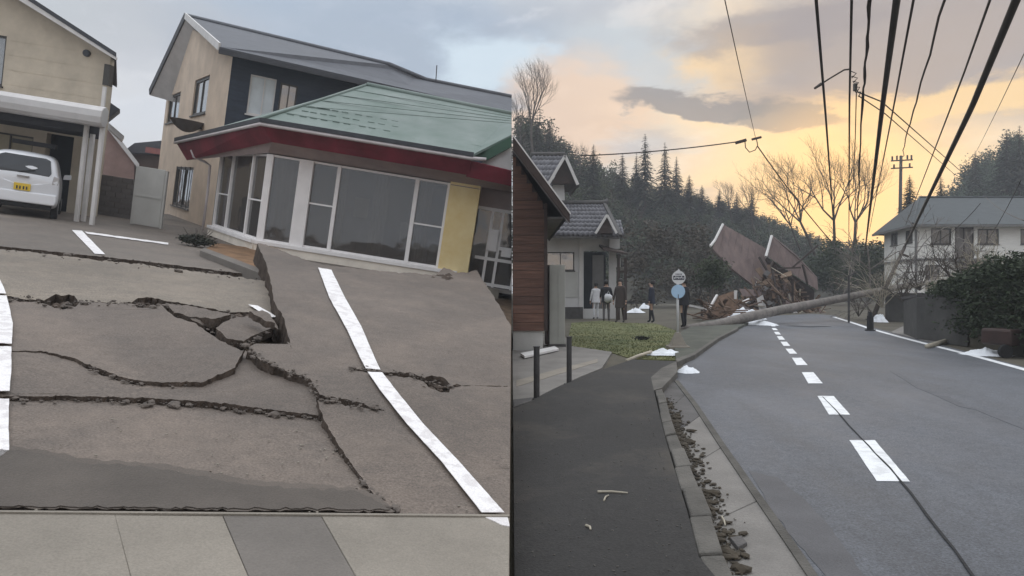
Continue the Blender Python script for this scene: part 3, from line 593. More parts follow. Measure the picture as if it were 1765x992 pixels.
# roof: two slopes meeting on the ridge, with wide verges
rg0 = WG.at(*apx, .32) + V((0, 0, .12)); rg1 = F.D(672, 112, 26.5); rgA = F.D(905, 172, 28.5)
eA = F.D(378, 80, 22.7); eB = F.D(905, 199, 26.6); eL = F.D(258, 158, 32.6)
rb = F.D(735, 138, 27.4)
ro2 = MB(); ro2.prism([rg0, eA, eA.lerp(eB, .62), rb, rg1], (0, .03, -.10)); ro2.prism([rb, eA.lerp(eB, .62), eB, rgA], (0, .03, -.10)); 
ro2.prism([rg0, eL, eL + (rg1 - rg0) * .9, rg1], (0, 0, -.10))
rr_ = ro2.build('roof', ROOFG, house)
MB().tube([rg0 + V((0, 0, .03)), rg1 + V((0, 0, .03)), rb + V((0, 0, .03)), rgA + V((0, 0, .03))], .08, 8).build('ridge_cap', ROOFG, rr_, smooth=True)
MB().bar(rg0, eL, .06, .30).build('verge_board', DKTRIM, rr_); MB().bar(rg0, eA, .06, .24).build('verge_board', EAVE, rr_)
MB().bar(eA + V((0, 0, -.14)), eB + V((0, 0, -.14)), .10, .14).build('eave_gutter', DKTRIM, rr_)
MB().prism([rg0 + V((0, 0, -.115)), eL + V((0, 0, -.115)), eL + (rg1 - rg0) * .5 + V((0, 0, -.115)), rg0.lerp(rg1, .5) + V((0, 0, -.115))], (0, 0, -.03)).build('soffit', EAVE, rr_)
MB().tube([F.D(751, 142, 27.2), F.D(753, 112, 27.2)], .02, 5).build('aerial', DKTRIM, house)
# satellite dish bracket half hidden by the shop roof
dc = WG.p(348, 213) + WG.n * .5
d_ = MB(); pr = []
for j in range(7):
    r = j / 6 * .62
    pr.append([dc + V((math.cos(k * math.pi / 12) * r, math.sin(k * math.pi / 12) * r, .42 * (r / .62) ** 2 - .42)) for k in range(24)])
for j in range(6):
    for k in range(24): d_.add([pr[j][k], pr[j][(k + 1) % 24], pr[j + 1][(k + 1) % 24], pr[j + 1][k]], [[0, 1, 2, 3]])
dish = d_.build('dish', mat('grey_dish', (.11, .10, .10), .6, .15, 3, .05, 30), house, smooth=True)
MB().tube([dc, WG.p(348, 222)], .03, 6).build('dish_arm', DKTRIM, dish)
# ---------------- house with the car port at the left edge
cA = F.D(-260, 300, 20.5); cB = F.D(183, 345, 20.5)
gar = thing('beige_house', 'beige rendered house with car port at the left edge', 'house', LOT, (cB.x - 2, cB.y, 0))
WC = Wall(F, cA, cB); zr_ = WC.sz(190, 100)[1]; s_r = (WC.sz(190, 110)[0] + WC.sz(180, 190)[0]) / 2
ap = WC.sz(60, 5); gw = sz(WC, (-50, 140), (12, 62)); gw = (gw[0][0], gw[0][1], gw[1][0], gw[1][1])
lw = sz(WC, (-30, 268), (58, 236)); lw = (lw[0][0], lw[0][1], lw[1][0], lw[1][1]); dw = sz(WC, (66, 372), (128, 236)); dw = (dw[0][0], -.05, min(dw[1][0], s_r - .2), dw[1][1])
slope = (WC.sz(120, 40)[1] - WC.sz(205, 95)[1]) / (WC.sz(205, 95)[0] - WC.sz(120, 40)[0])
zc = WC.sz(205, 100)[1] + slope * (WC.sz(205, 95)[0] - s_r)
MB().walled(WC, [(0, -.4), (s_r, -.4), (s_r, zc), (s_r - 4.2, zc + slope * 4.2), (0, zc + slope * 4.2 - (s_r - 4.2) * slope)], [rc4(gw), rc4(lw), rc4(dw)], .2).build('wall', BEIGE, gar)
window(WC, *gw, gar, DARKF, WGL, (.5,), (), .06, .04, .08, True, CURT)
window(WC, *lw, gar, DARKF, mat('amber_pane', (.36, .31, .21), .4, .15, 2, .05, 10), (.5,), (), .05, .05, .08)
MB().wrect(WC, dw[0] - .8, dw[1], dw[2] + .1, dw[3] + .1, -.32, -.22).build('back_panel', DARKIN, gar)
MB().prism([WC.at(s_r - .2, -.4, -.2), WC.at(s_r, -.4, -.2), WC.at(s_r, zc, -.2), WC.at(s_r - .2, zc, -.2)], bk(182, 6)).build('wall_return', BEIGE, gar)
rfA = WC.at(s_r + .45, zc - slope * .45 + .16, .5); rfB = WC.at(s_r - 4.2, zc + slope * 4.2 + .16, .5); rfC = WC.at(s_r - 9, zc + slope * 4.2 - slope * 4.8 + .16, .5)
MB().prism([rfA, rfB, rfB + V((0, 0, -.12)), rfA + V((0, 0, -.12))], bk(206, 7)).prism([rfB, rfC, rfC + V((0, 0, -.12)), rfB + V((0, 0, -.12))], bk(206, 7)).build('roof', DKTRIM, gar)
MB().prism([rfA + V((0, .02, -.12)), rfB + V((0, .02, -.12)), rfB + V((0, .02, -.32)), rfA + V((0, .02, -.20))], (0, .06, 0)).build('verge_board', EAVE, gar)
MB().disc(WC.p(151, 92) + WC.n * .04, WC.n, .10, .10, 14).build('round_vent', DKTRIM, gar, bevel=.01)
for k in range(1, 12):
    z = .9 + k * .42
    if z < zc: 
        for a_, b_ in ((max(0, gw[2] + .1) if gw[1] - .1 < z < gw[3] + .1 else 0, s_r),):
            if z > lw[3] + .2: MB().wrect(WC, a_, z, b_, z + .012, .0, .006).build('siding_joint', BEIGE, gar)
# little side window hood at the corner
q = WC.sz(180, 128)
MB().wrect(WC, s_r - .14, q[1] - .30, s_r + .02, q[1] + .30, -.2, .03).build('side_window', DARKF, gar)
MB().wrect(WC, s_r - .10, q[1] - 1.3, s_r + .0, q[1] - .35, .004, .06).build('corner_pipe', EAVE, gar)
# car port
cp = thing('car_port', 'flat car port with rounded pale front beam on three white posts', 'car port', LOT, F.G(100, 395))
b0 = F.D(-200, 145, 17.2); b1 = F.D(182, 202, 17.2); zb_ = (b0.z + b1.z) / 2
fb = MB(); prof = [(-.0, .27), (-.10, .24), (-.17, .15), (-.19, .0), (-.17, -.14), (-.10, -.22), (.05, -.24), (.12, -.1), (.12, .2)]
fb.prism([V((b0.x, b0.y + a, zb_ + b)) for a, b in prof], (b1.x - b0.x, 0, 0)); fb.build('front_beam', ALU, cp, bevel=.02)
MB().obox((b0.x, b0.y + .1, zb_ - .02), (b1.x - b0.x - .1, 0, 0), bk(182, 3.0), (0, 0, .06)).build('roof_sheet', ALU, cp)
for k in range(5): MB().obox(V((b0.x, b0.y, zb_ - .40)) + bk(182, .5 + k * .6), (b1.x - b0.x - .15, 0, 0), (0, .07, 0), (0, 0, .38)).build('rafter', DKTRIM, cp)
for (x0, y0_, x1, y1_, D_) in [(128, 392, 140, 235, 17.6), (141, 393, 152, 222, 18.0), (155, 394, 170, 215, 17.3)]:
    p = F.D(x0 + 5, y0_, D_); q = F.D(x1 + 5, y1_, D_); x_ = (p.x + q.x) / 2
    MB().box((x_, D_, (zb_ - .1) / 2 - .05), (.095, .095, zb_ + .1)).build('post', EAVE, cp, bevel=.012)
MB().obox((F.D(20, 250, 19).x, 19, F.D(20, 245, 19).z), (F.D(75, 250, 19).x - F.D(0, 250, 19).x, 0, 0), (0, .1, 0), (0, 0, .12)).build('cross_bar', DKTRIM, cp)
# ---------------- things between the houses
BLK = mat('grey_block', (.17, .155, .15), .92, .15, 3, .4, 40, rand=.10)
wl = thing('block_wall', 'low grey concrete block wall behind the car port posts', 'wall', LOT, F.G(195, 390))
w0 = F.D(158, 385, 22.0); w1 = F.D(228, 395, 22.0); ztop = F.D(195, 303, 22).z; nx = 4; nz = 8
bw, bh = (w1.x - w0.x) / nx, (ztop + .05) / nz; src = None
src = MB().obox((w0.x + .006, 22, -.05 + .006), (bw - .012, 0, 0), (0, .15, 0), (0, 0, bh - .012)).build('block', BLK, wl, bevel=.006)
for r in range(nz):
    for c_ in range(nx):
        if r or c_:
            s_ = share(src, wl, (c_ * bw + (bw / 2 if r % 2 else 0), random.uniform(-.004, .004), r * bh))
            if r % 2 and c_ == nx - 1: s_.scale = (1, 1, 1)
MB().obox((w0.x, 22.02, -.05), (w1.x - w0.x + bw / 2, 0, 0), (0, .1, 0), (0, 0, ztop + .03)).build('mortar', CONC_D, wl)
PNL = mat('pale_panel', (.48, .475, .45), .7, .08, 1.5, .1, 30)
pn = thing('panel_gate', 'tall plain pale grey sheet panel standing between the two houses', 'panel', LOT, F.G(248, 404))
p0, p1 = F.D(226, 390, 19.8), F.D(273, 395, 19.8); zp = F.D(252, 289, 19.8).z
MB().obox((p0.x, 19.8, .02), (p1.x - p0.x, 0, 0), (0, .04, 0), (0, 0, zp)).build('sheet', PNL, pn, bevel=.01)
MB().obox((p0.x - .06, 19.82, -.1), (.06, 0, 0), (0, .08, 0), (0, 0, zp + .1)).build('post', PNL, pn); MB().obox((p1.x, 19.82, -.1), (.06, 0, 0), (0, .08, 0), (0, 0, zp + .1)).build('post', PNL, pn)
MB().obox((p0.x + .02, 19.785, zp * .5), (p1.x - p0.x - .04, 0, 0), (0, .015, 0), (0, 0, .05)).build('rail', PNL, pn)
PINK = mat('dusty_pink_render', (.30, .20, .175), .9, .15, 1.5, .3, 40)
pk = thing('pink_house', 'far dusty pink house gable seen between the beige and peach houses', 'house', LOT, F.D(200, 330, 40))
a, b, c_, d = (F.D(150, 320, 38), F.D(232, 330, 38), F.D(232, 275, 38), F.D(190, 222, 38))
MB().prism([V((a.x, 38, -.3)), V((b.x, 38, -.3)), c_, d, V((a.x, 38, d.z))], bk(230, 5)).build('wall', PINK, pk)
MB().prism([F.D(176, 198, 37.6), F.D(240, 282, 37.6), F.D(238, 290, 37.6), F.D(176, 210, 37.6)], bk(240, 6)).build('roof', EAVE, pk)
MB().prism([F.D(184, 172, 30), F.D(207, 188, 30), F.D(186, 205, 30)], bk(205, 2)).build('side_roof', DKTRIM, pk)
MB().prism([F.D(186, 210, 31), F.D(214, 234, 31), F.D(210, 242, 31), F.D(186, 220, 31)], bk(212, 2)).build('lower_roof', EAVE, pk)
dk = thing('dark_roofed_house', 'distant low house with dark tiled roof above the pale panel', 'house', LOT, F.D(245, 330, 45))
a = [F.D(210, 262, 44), F.D(232, 246, 44), F.D(300, 240, 44), F.D(300, 268, 44)]
MB().prism(a, (0, 6, 0)).build('roof', DKTRIM, dk); MB().obox(V((F.D(218, 300, 44.5).x, 44.5, -.3)), (3.4, 0, 0), (0, 5, 0), (0, 0, F.D(240, 264, 44.5).z + .3)).build('wall', mat('brown_render', (.12, .085, .07), .9, .2, 2, .2, 30), dk)
MB().obox(F.D(250, 262, 43.9), (1.6, 0, 0), (0, .1, 0), (0, 0, .35)).build('fascia', mat('dull_red', (.25, .09, .08), .7, .2, 2, .1, 30), dk)
# ---------------- white car seen from behind under the car port
CARW = mat('white_car_paint', (.72, .73, .76), .28, .02, 1, 0, coat=.6); CARG = mat('dark_car_glass', (.02, .022, .027), .08, .1, 2, 0, spec=.7)
TYRE = mat('tyre_rubber', (.02, .02, .021), .9, .2, 8, .3, 40); RIM = mat('wheel_rim', (.35, .35, .36), .35, .1, 4, 0, metal=.8)
carp = F.G(33, 372); car = thing('white_car', 'small white hatchback seen from behind under the car port', 'car', LOT, (carp.x, carp.y, 0))
cx, cy = carp.x, carp.y
def ring(y, hw, zlo, zhi, sh, n=9):       # half profile: floor, sill, belt, roof rail, roof crown
    pts = [(0, zlo), (hw * .86, zlo), (hw * .98, zlo + .10), (hw, zlo + .32), (hw * .99, .86), (hw * .955, .98), (hw * sh, zhi - .14), (hw * (sh - .10), zhi - .03), (hw * .4, zhi), (0, zhi + .008)]
    full = pts + [(-a, b) for a, b in pts[-2:0:-1]]
    return [V((cx + a, cy + y, b)) for a, b in full]
st_ = [(0.0, .68, .34, .92, .90), (.03, .72, .28, 1.0, .90), (.10, .735, .25, 1.25, .86), (.22, .74, .22, 1.50, .845), (.55, .74, .2, 1.55, .84), (1.6, .74, .2, 1.56, .84), (2.2, .74, .2, 1.52, .84), (2.75, .73, .2, 1.02, .92), (3.2, .69, .22, .92, .92), (3.35, .60, .28, .80, .92)]
mb = MB(); R_ = [ring(*s) for s in st_]; n = len(R_[0])
for i in range(len(R_) - 1):
    for k in range(n): mb.add([R_[i][k], R_[i][(k + 1) % n], R_[i + 1][(k + 1) % n], R_[i + 1][k]], [[0, 1, 2, 3]])
mb.poly(R_[0][::-1]).poly(R_[-1])
body = mb.build('body', CARW, car, smooth=True)
body.modifiers.new('sub', 'SUBSURF').levels = 2; body.modifiers['sub'].render_levels = 2
def patch(pts, m, name, par, th=.02, bev=.012):  # a plate proud of the tail
    return MB().prism([V((cx + a, cy + b, c)) for a, b, c in pts], (0, -th, 0)).build(name, m, par, bevel=bev)
rw = patch([(-.50, .075, 1.02), (.50, .075, 1.02), (.545, .085, 1.10), (.50, .20, 1.40), (.40, .225, 1.445), (-.40, .225, 1.445), (-.50, .20, 1.40), (-.545, .085, 1.10)], CARG, 'rear_window', car, .04)
MB().bar((cx - .1, cy + .03, 1.05), (cx + .22, cy + .05, 1.13), .018).build('wiper', TYRE, rw)
TAIL = mat('tail_lamp', (.30, .02, .02), .2, .1, 2, 0, coat=.5); CLR = mat('clear_lamp', (.45, .43, .43), .2, .1, 2, 0, coat=.5)
for s in (-1, 1):
    t = patch([(s * .57, .03, .84), (s * .70, .05, .84), (s * .705, .08, 1.02), (s * .60, .05, 1.05)], TAIL if s < 0 else CLR, 'tail_lamp', car, .03)
    MB().prism([V((cx + s * .735, cy + 1.95, .97)), V((cx + s * .92, cy + 1.93, .99)), V((cx + s * .92, cy + 1.93, 1.12)), V((cx + s * .76, cy + 1.95, 1.10))], (0, .10, 0)).build('mirror', CARW, car, bevel=.02)
    for y in (.52, 2.75):
        w = MB().tube([V((cx + s * .585, cy + y, .27)), V((cx + s * .735, cy + y, .27))], .27, 20).build('wheel', TYRE, car, bevel=.02)
        MB().tube([V((cx + s * .70, cy + y, .27)), V((cx + s * .742, cy + y, .27))], .17, 14).build('rim', RIM, w)
PLATE = mat('yellow_plate', (.75, .52, .06), .5, .05, 3, 0)
pl = patch([(-.165, -.015, .62), (.165, -.015, .62), (.165, -.012, .785), (-.165, -.012, .785)], PLATE, 'number_plate', car, .014, .004)
for k, (a, b) in enumerate(((-.10, .03), (-.04, .03), (.03, .03), (.09, .03))): MB().obox((cx + a - .016, cy - .032, .645), (b, 0, 0), (0, -.002, 0), (0, 0, .075)).build('plate_mark', DKTRIM, pl)
patch([(-.66, .0, .34), (.66, .0, .34), (.70, .02, .42), (.70, .03, .60), (-.70, .03, .60), (-.70, .02, .42)], CARW, 'bumper', car, .06, .03)
patch([(-.6, .02, .22), (.6, .02, .22), (.62, .01, .33), (-.62, .01, .33)], TYRE, 'under_tray', car, .03)
MB().obox((cx - .12, cy + .02, .94), (.24, 0, 0), (0, -.05, 0), (0, 0, .03)).build('tailgate_handle', RIM, car)
car.matrix_world = LOT.M @ Matrix.Translation(INFO[car][1]) @ Matrix.Rotation(math.radians(32), 4, 'Z')
# ================================================================== THE ROAD SIDE (level frame)
F = ROAD; G = ROAD.G; D = ROAD.D
A_ROAD = asphalt('road_asphalt', (.090, .095, .107), .74, (1.2, .5, 1))
A_WALK = asphalt('footway_asphalt', (.024, .0225, .0215), .88, (1, 1, 1), (.075, .064, .050), .75)
DIRT = mat('field_earth', (.085, .075, .055), .95, .3, .6, .6, 12)
CON2 = mat('grey_concrete', (.185, .172, .158), .88, .2, 1.3, .35, 50, speck=.14)
CON3 = mat('stained_kerb', (.095, .088, .078), .9, .3, 3, .5, 40, rand=.14, speck=.15)
PAINT2 = mat('lane_paint', (.70, .71, .72), .7, .10, 6, .3, 90, lo=.40, hi=.52, speck=.10)
MB().prism([(-130, -8, 0), (130, -8, 0), (130, 185, 0), (-130, 185, 0)], (0, 0, -.5)).build('ground', DIRT, frame=F, kind='structure', origin=V((0, 0, 0)))
def flat(pts, z, th, m, name, parent=None, jit=0.0, clip=False, kind=None, bevel=0, step=10, seed=0):
    q = jag(pts, step, jit, seed) if jit else pts
    return MB().prism([G(x, y, z) for x, y in q], (0, 0, -th)).build(name, m, parent, None if parent else F, clip=clip, kind=kind, bevel=bevel)
road = thing('road', None, None, ROAD, (3, 10, 0)); road['kind'] = 'structure'
rd = [(1160, 655), (1175, 632), (1195, 612), (1235, 583), (1270, 566), (1300, 553), (1330, 544), (1400, 540.5), (1436, 543), (1500, 563), (1600, 588), (1765, 632), (2100, 722), (2900, 960), (2900, 1500), (1700, 1500), (1440, 1050), (1370, 945), (1290, 832), (1240, 760), (1195, 692)]
MB().prism([G(x, y, .008) for x, y in rd], (0, 0, -.004)).build('carriageway', A_ROAD, road)
# centre dashes with the joint crack running through them
for k, q in enumerate([[(1464, 758), (1508, 758), (1568, 829), (1511, 828)], [(1409, 682), (1437, 682), (1465, 714), (1429, 714)], [(1382, 641), (1402, 641), (1418, 660), (1393, 660)], [(1365, 616), (1381, 616), (1392, 628.5), (1373, 628.5)], [(1354, 600.5), (1366, 600.5), (1374, 609), (1361, 609)], [(1345.5, 588.5), (1356, 588.5), (1362, 595.5), (1350.5, 595.5)], [(1339, 579), (1348, 579), (1353, 585), (1343, 585)], [(1334, 571.5), (1342, 571.5), (1346, 576), (1337.5, 576)], [(1330, 565), (1337, 565), (1341, 568.5), (1333, 568.5)], [(1327, 558), (1333, 558), (1337, 562), (1330, 562)]]):
    flat(q, .013, .003, PAINT2, 'centre_dash', road, .5, step=6, seed=k)
def ribbon(c, w0, w1, z, m, name, parent, th=.003, jit=.0, n=1):
    """a flat strip along a traced line, width in metres"""
    P = [G(x, y, z) for x, y in c]; L = []; R = []
    for i, p in enumerate(P):
        t = (P[min(i + 1, len(P) - 1)] - P[max(i - 1, 0)]).normalized(); s = V((t.y, -t.x, 0)); w = (w0 + (w1 - w0) * i / (len(P) - 1)) / 2
        a = 1 + jit * random.uniform(-1, 1); L.append(p + s * w * a); R.append(p - s * w * (1 + jit * random.uniform(-1, 1)))
    return MB().prism(L + R[::-1], (0, 0, -th)).build(name, m, parent)
ribbon([(1438, 546), (1470, 556), (1500, 566), (1550, 580), (1600, 593), (1680, 613), (1765, 636), (1900, 674), (2300, 790)], .15, .15, .014, PAINT2, 'edge_line', road)
CRK = mat('crack_tar', (.018, .018, .02), .9, .3, 8, .4, 40)
cr = [(1418, 683), (1440, 705), (1463, 732), (1485, 755), (1508, 780), (1535, 806), (1553, 829), (1580, 862), (1612, 905), (1645, 945), (1690, 1010)]
cr2 = [p for q in [[cr[i], ((cr[i][0] + cr[i + 1][0]) / 2 + random.uniform(-1, 1), (cr[i][1] + cr[i + 1][1]) / 2)] for i in range(len(cr) - 1)] for p in q] + [(1690, 1010), (1760, 1100)]
ribbon(cr2, .010, .018, .0165, CRK, 'joint_crack', road, .003, .4)
ribbon([(1360, 561), (1395, 562.5), (1430, 562)], .5, .4, .013, CRK, 'cross_crack', road, .003, .4)
ribbon([(1540, 640), (1562, 652), (1585, 668), (1620, 680), (1660, 700), (1690, 706), (1720, 716), (1765, 736), (1850, 770)], .10, .14, .011, mat('sealed_crack', (.092, .095, .106), .8, .15, 4, .2, 40, speck=.2), 'sealed_crack', road, .003, .5)
flat([(1290, 810), (1340, 822), (1375, 850), (1420, 895), (1470, 960), (1500, 1010), (1440, 1010), (1395, 960), (1330, 880)], .0105, .002, mat('dark_patch', (.095, .094, .10), .8, .2, 1.2, .3, 90, speck=.16), 'repair_patch', road, 4.0, seed=4, step=14)
# footway, kerb stones, gutter
walk = thing('footway', None, None, ROAD, (1.2, 6, 0)); walk['kind'] = 'structure'
ZW = .10
flat([(882, 1300), (1400, 1300), (1290, 1060), (1205, 960), (1185, 882), (1160, 800), (1143, 741), (1127, 672), (1122, 650), (1140, 634), (1166, 622), (1090, 619), (1040, 636), (1000, 650), (960, 668), (920, 688), (882, 702)], ZW, .12, A_WALK, 'walk_surface', walk, clip=True)
ko = [G(x, y, ZW) for x, y in [(1290, 1045), (1250, 960), (1225, 882), (1190, 800), (1165, 741), (1141, 668)]]; ki = [G(x, y, ZW) for x, y in [(1243, 1045), (1207, 960), (1187, 882), (1162, 800), (1145, 741), (1129, 671)]]
def along(P, t):
    L = [0]
    for i in range(len(P) - 1): L.append(L[-1] + (P[i + 1] - P[i]).length)
    d = t * L[-1]
    for i in range(len(P) - 1):
        if d <= L[i + 1] or i == len(P) - 2: return P[i].lerp(P[i + 1], (d - L[i]) / (L[i + 1] - L[i]))
NK = 11
for k in range(NK):
    t0, t1 = k / NK + .0008, (k + 1) / NK - .0008; dz = V((random.uniform(-.008, .008), 0, random.uniform(-.012, .012)))
    MB().prism([along(ko, t0) + dz, along(ko, t1) + dz, along(ki, t1) + dz, along(ki, t0) + dz], (0, 0, -.16)).build('kerb_stone', CON3, walk, bevel=.014)
# gutter flags
go = [G(x, y, .02) for x, y in [(1435, 1045), (1368, 945), (1288, 832), (1240, 762), (1196, 696), (1163, 652)]]
gi = [q + V((0, 0, -.08)) for q in ko]
WETC = mat('dirty_gutter', (.085, .08, .078), .85, .3, 1.5, .4, 40, speck=.15)
for k in range(5):
    t0, t1 = k / 5 + .0008, (k + 1) / 5 - .0008
    MB().prism([along(go, t0), along(go, t1), along(gi, t1), along(gi, t0)], (0, 0, -.06)).build('gutter_flag', CON2 if k < 3 else WETC, walk, bevel=.006)
ribbon([(1437, 1045), (1370, 945), (1290, 832), (1242, 762), (1198, 696), (1166, 655)], .05, .07, .03, CON3, 'gutter_lip', walk, .03, .1)
LIT = mat('leaf_litter', (.050, .040, .028), .95, .4, 9, .3, 30); lit = MB(); rg = random.Random(11)
for _ in range(1100):
    t = (rg.random() ** .8 * .9 if rg.random() < .4 else .12 + .55 * abs(math.sin(rg.randrange(7) * 1.7)) + rg.gauss(0, .03)); t = min(max(t, 0), .93); p = along(ko, t).lerp(along(go, t), abs(rg.gauss(.10, .16)) % .8); k = min(.04, rg.lognormvariate(-4.75, .6))
    lit.rock(V((p.x, p.y, .025 + k * .3)), (k * 1.6, k, k * .5), seed=rg.random())
lit.build('leaf_litter', LIT, frame=F, kind='stuff', label='dark leaf litter and crumbs lying in the gutter', cat='litter')
cb = MB()
for _ in range(230):
    x, y = rg.uniform(890, 1190), 690 + 300 * rg.random() ** 1.2; k = rg.uniform(.002, .007); cb.rock(G(min(x, 1100 + (y - 660) * .3), y, ZW + .002), (k * 1.5, k, k * .6), seed=rg.random())
cb.build('grit', CON3, frame=F, kind='stuff', label='pale grit scattered over the dark footway', cat='grit')
STRAW = mat('pale_straw', (.38, .34, .27), .8, .2, 6, .2, 30)
def stick(px0, py0, px1, py1, r, z, label, group=None):
    a, b = G(px0, py0, z), G(px1, py1, z); m = (a + b) / 2 + V((random.uniform(-.01, .01), random.uniform(-.01, .01), .004))
    return MB().tube([a, m, b], [r, r * .9, r * .6], 6).build('dry_stick', STRAW, frame=F, label=label, cat='stick', group=group, clip=False)
stick(1030, 847, 1082, 849, .008, ZW + .008, 'long pale dry stick lying across the dark footway')
stick(1041, 862, 1049, 853, .006, ZW + .006, 'short pale chip just below the long stick on the footway')
stick(1010, 905, 1018, 912, .008, ZW + .008, 'pale curled scrap near the bottom of the footway')
stick(1244, 890, 1250, 905, .007, .03, 'pale twig lying in the gutter debris')
SLATE = mat('broken_slate', (.075, .07, .068), .8, .25, 4, .4, 30)
sh_ = thing('broken_shard', 'flat dark shard lying in the gutter at the bottom edge', 'shard', ROAD, G(1268, 930, .02))
MB().prism([G(1258, 925, .05), G(1278, 922, .045), G(1288, 934, .04), G(1272, 942, .05)], (0, 0, -.03)).build('shard', SLATE, sh_, bevel=.004)
# paved forecourt and its lying board, posts
fc = thing('forecourt', None, None, ROAD, (1, 14, 0)); fc['kind'] = 'structure'
flat([(882, 701), (920, 687), (960, 667), (1000, 649), (1037, 634), (1055, 606), (985, 596), (975, 580), (940, 575), (882, 575)], .05, .06, CON2, 'paving', fc, clip=True)
flat([(890, 655), (945, 640), (1030, 618), (1030, 624), (950, 648), (890, 666)], .056, .005, CONC, 'pale_strip', fc, 1.0)
bd = thing('loose_board', 'narrow white board lying on the forecourt by the brown house', 'board', ROAD, G(932, 604, .05))
MB().prism([G(897, 608, .12), G(904, 613, .12), G(963, 600, .12), G(956, 596, .12)], (0, 0, -.05)).build('plank', EAVE, bd, bevel=.006)
POST = mat('weathered_steel_post', (.065, .062, .062), .6, .25, 5, .3, 40, metal=.3)
for (x, y0, y1, lab) in [(925, 687, 598, 'short grey steel post on the forecourt, nearer one by the picture centre'), (981, 662, 581, 'short grey steel post on the forecourt, farther one towards the lawn')]:
    p = G(x, y0, .05); h = (y0 - y1) * p.y / FPX; po = thing('steel_post', lab, 'post', ROAD, p, 'forecourt posts')
    MB().tube([p - V((0, 0, .1)), p + V((0, 0, h))], .038, 12).build('tube', POST, po, smooth=False)
    MB().tube([p + V((0, 0, h)), p + V((0, 0, h + .012))], .044, 12).build('cap', POST, po); MB().tube([p, p + V((0, 0, .012))], .075, 12).build('base_plate', POST, po)
lk = thing('low_box', 'low dark planter box at the edge of the forecourt', 'planter', ROAD, G(900, 698, .05))
MB().prism([G(884, 700, .12), G(915, 690, .12), G(918, 684, .12), G(884, 688, .12)], (0, 0, -.1)).build('box', SLATE, lk, bevel=.01, clip=True)
# lawn
GRASS = mat('winter_lawn', (.095, .125, .04), .95, .4, .7, .6, 30, col2=(.20, .19, .085))
lawnp = [(978, 590), (985, 597), (1055, 607), (1090, 618), (1166, 620), (1160, 598), (1172, 572), (1130, 557), (1075, 556), (1040, 552), (985, 556)]
lawn = thing('lawn', None, None, ROAD, G(1075, 580)); lawn['kind'] = 'structure'
flat(lawnp, .02, .03, GRASS, 'turf', lawn)
def inside(x, y, P):
    c = False
    for i in range(len(P)):
        (x0, y0), (x1, y1) = P[i], P[i - 1]
        if (y0 > y) != (y1 > y) and x < (x1 - x0) * (y - y0) / (y1 - y0) + x0: c = not c
    return c
gb = MB(); rg = random.Random(3); cnt = 0
while cnt < 9000:
    x, y = rg.uniform(975, 1180), 552 + 70 * rg.random()
    if not inside(x, y, lawnp): continue
    cnt += 1; p = G(x, y, .02); h = rg.uniform(.008, .035); a = rg.random() * 6.28; w = .012; d = V((math.cos(a) * w, math.sin(a) * w, 0)); e = V((rg.gauss(0, .03), rg.gauss(0, .03), h)); gb.add([p - d, p + d, p + e], [[0, 1, 2]])
gb.build('grass', GRASS, frame=F, kind='stuff', fix=False, label='short winter grass blades of the front lawn', cat='grass')
tf = thing('dead_leaf_clump', 'dark flattened leaf clump on the lawn', 'leaf clump', ROAD, G(1107, 583, .04)); leafy(G(1107, 582, .08), (.28, .14, .06), 300, .035, 9).build('leaves', SHRUB, tf, fix=False)
verge = thing('verge', None, None, ROAD, G(1210, 590)); verge['kind'] = 'structure'
flat([(1166, 622), (1196, 610), (1238, 581), (1272, 564), (1300, 551), (1270, 545), (1215, 552), (1175, 570), (1162, 598)], .09, .10, mat('mossy_asphalt', (.075, .078, .062), .9, .3, 1.0, .4, 40, speck=.2), 'verge_surface', verge)
MB().prism([G(x, y, .10) for x, y in [(1167, 623), (1197, 611), (1239, 582), (1273, 565), (1271, 563.5), (1237, 579.5), (1194, 607.5), (1164, 618)]], (0, 0, -.11)).build('kerb_stone', CON3, verge, bevel=.01)
MB().prism([G(x, y, .10) for x, y in [(1141, 668), (1168, 640), (1166, 622), (1140, 634), (1122, 650), (1127, 672)]], (0, 0, -.12)).build('kerb_stone', CON3, walk)
# ------------------------------------------------------------------ white heaps of plaster and snow
SNOW = mat('dirty_white_heap', (.72, .74, .77), .8, .10, 5, .5, 20)
def heap(px, py, w, d, h, label, seed, name='white_heap', cat='heap', z=.02):
    mb = MB(); p = G(px, py, z); rr = random.Random(seed); nx, ny = 34, 24; idx = []
    vs = []
    for j in range(ny + 1):
        for i in range(nx + 1):
            u, v = i / nx * 2 - 1, j / ny * 2 - 1; r = math.hypot(u, v); q = 1 + .45 * noise.noise(V((math.atan2(v, u) * 1.3, seed, 0)))
            hh = max(0, 1 - (r / (.85 * q)) ** 2) * h * (.75 + .5 * noise.noise(V((u * 2.5, v * 2.5, seed))) + .25 * noise.noise(V((u * 7, v * 7, seed))))
            vs.append(p + V((u * w / 2, v * d / 2, hh - .01)))
    fs = [[j * (nx + 1) + i, j * (nx + 1) + i + 1, (j + 1) * (nx + 1) + i + 1, (j + 1) * (nx + 1) + i] for j in range(ny) for i in range(nx)]
    fs = [f for f in fs if max(vs[i].z for i in f) > p.z - .0095]
    mb.add(vs, fs); return mb.build(name, SNOW, frame=F, label=label, cat=cat, smooth=True, clip=False, group='white heaps')
heap(1186, 640, .42, .45, .13, 'white lump lying on the road edge at the footway corner', 1)
heap(1145, 610, .95, .5, .14, 'long white heap at the corner of the lawn', 2, z=.05)
heap(1296, 557, 2.2, 3.0, .20, 'white rubble patch on the road under the fallen trunk', 3)
heap(1282, 549, 1.8, 1.6, .55, 'white heap piled behind the fallen trunk', 8, z=.1)
heap(1700, 610, 1.10, 1.0, .16, 'white heap by the road edge beneath the hedge', 4)
heap(1515, 554, .75, 1.0, .38, 'white bundle at the far road edge beside the short black post', 5)
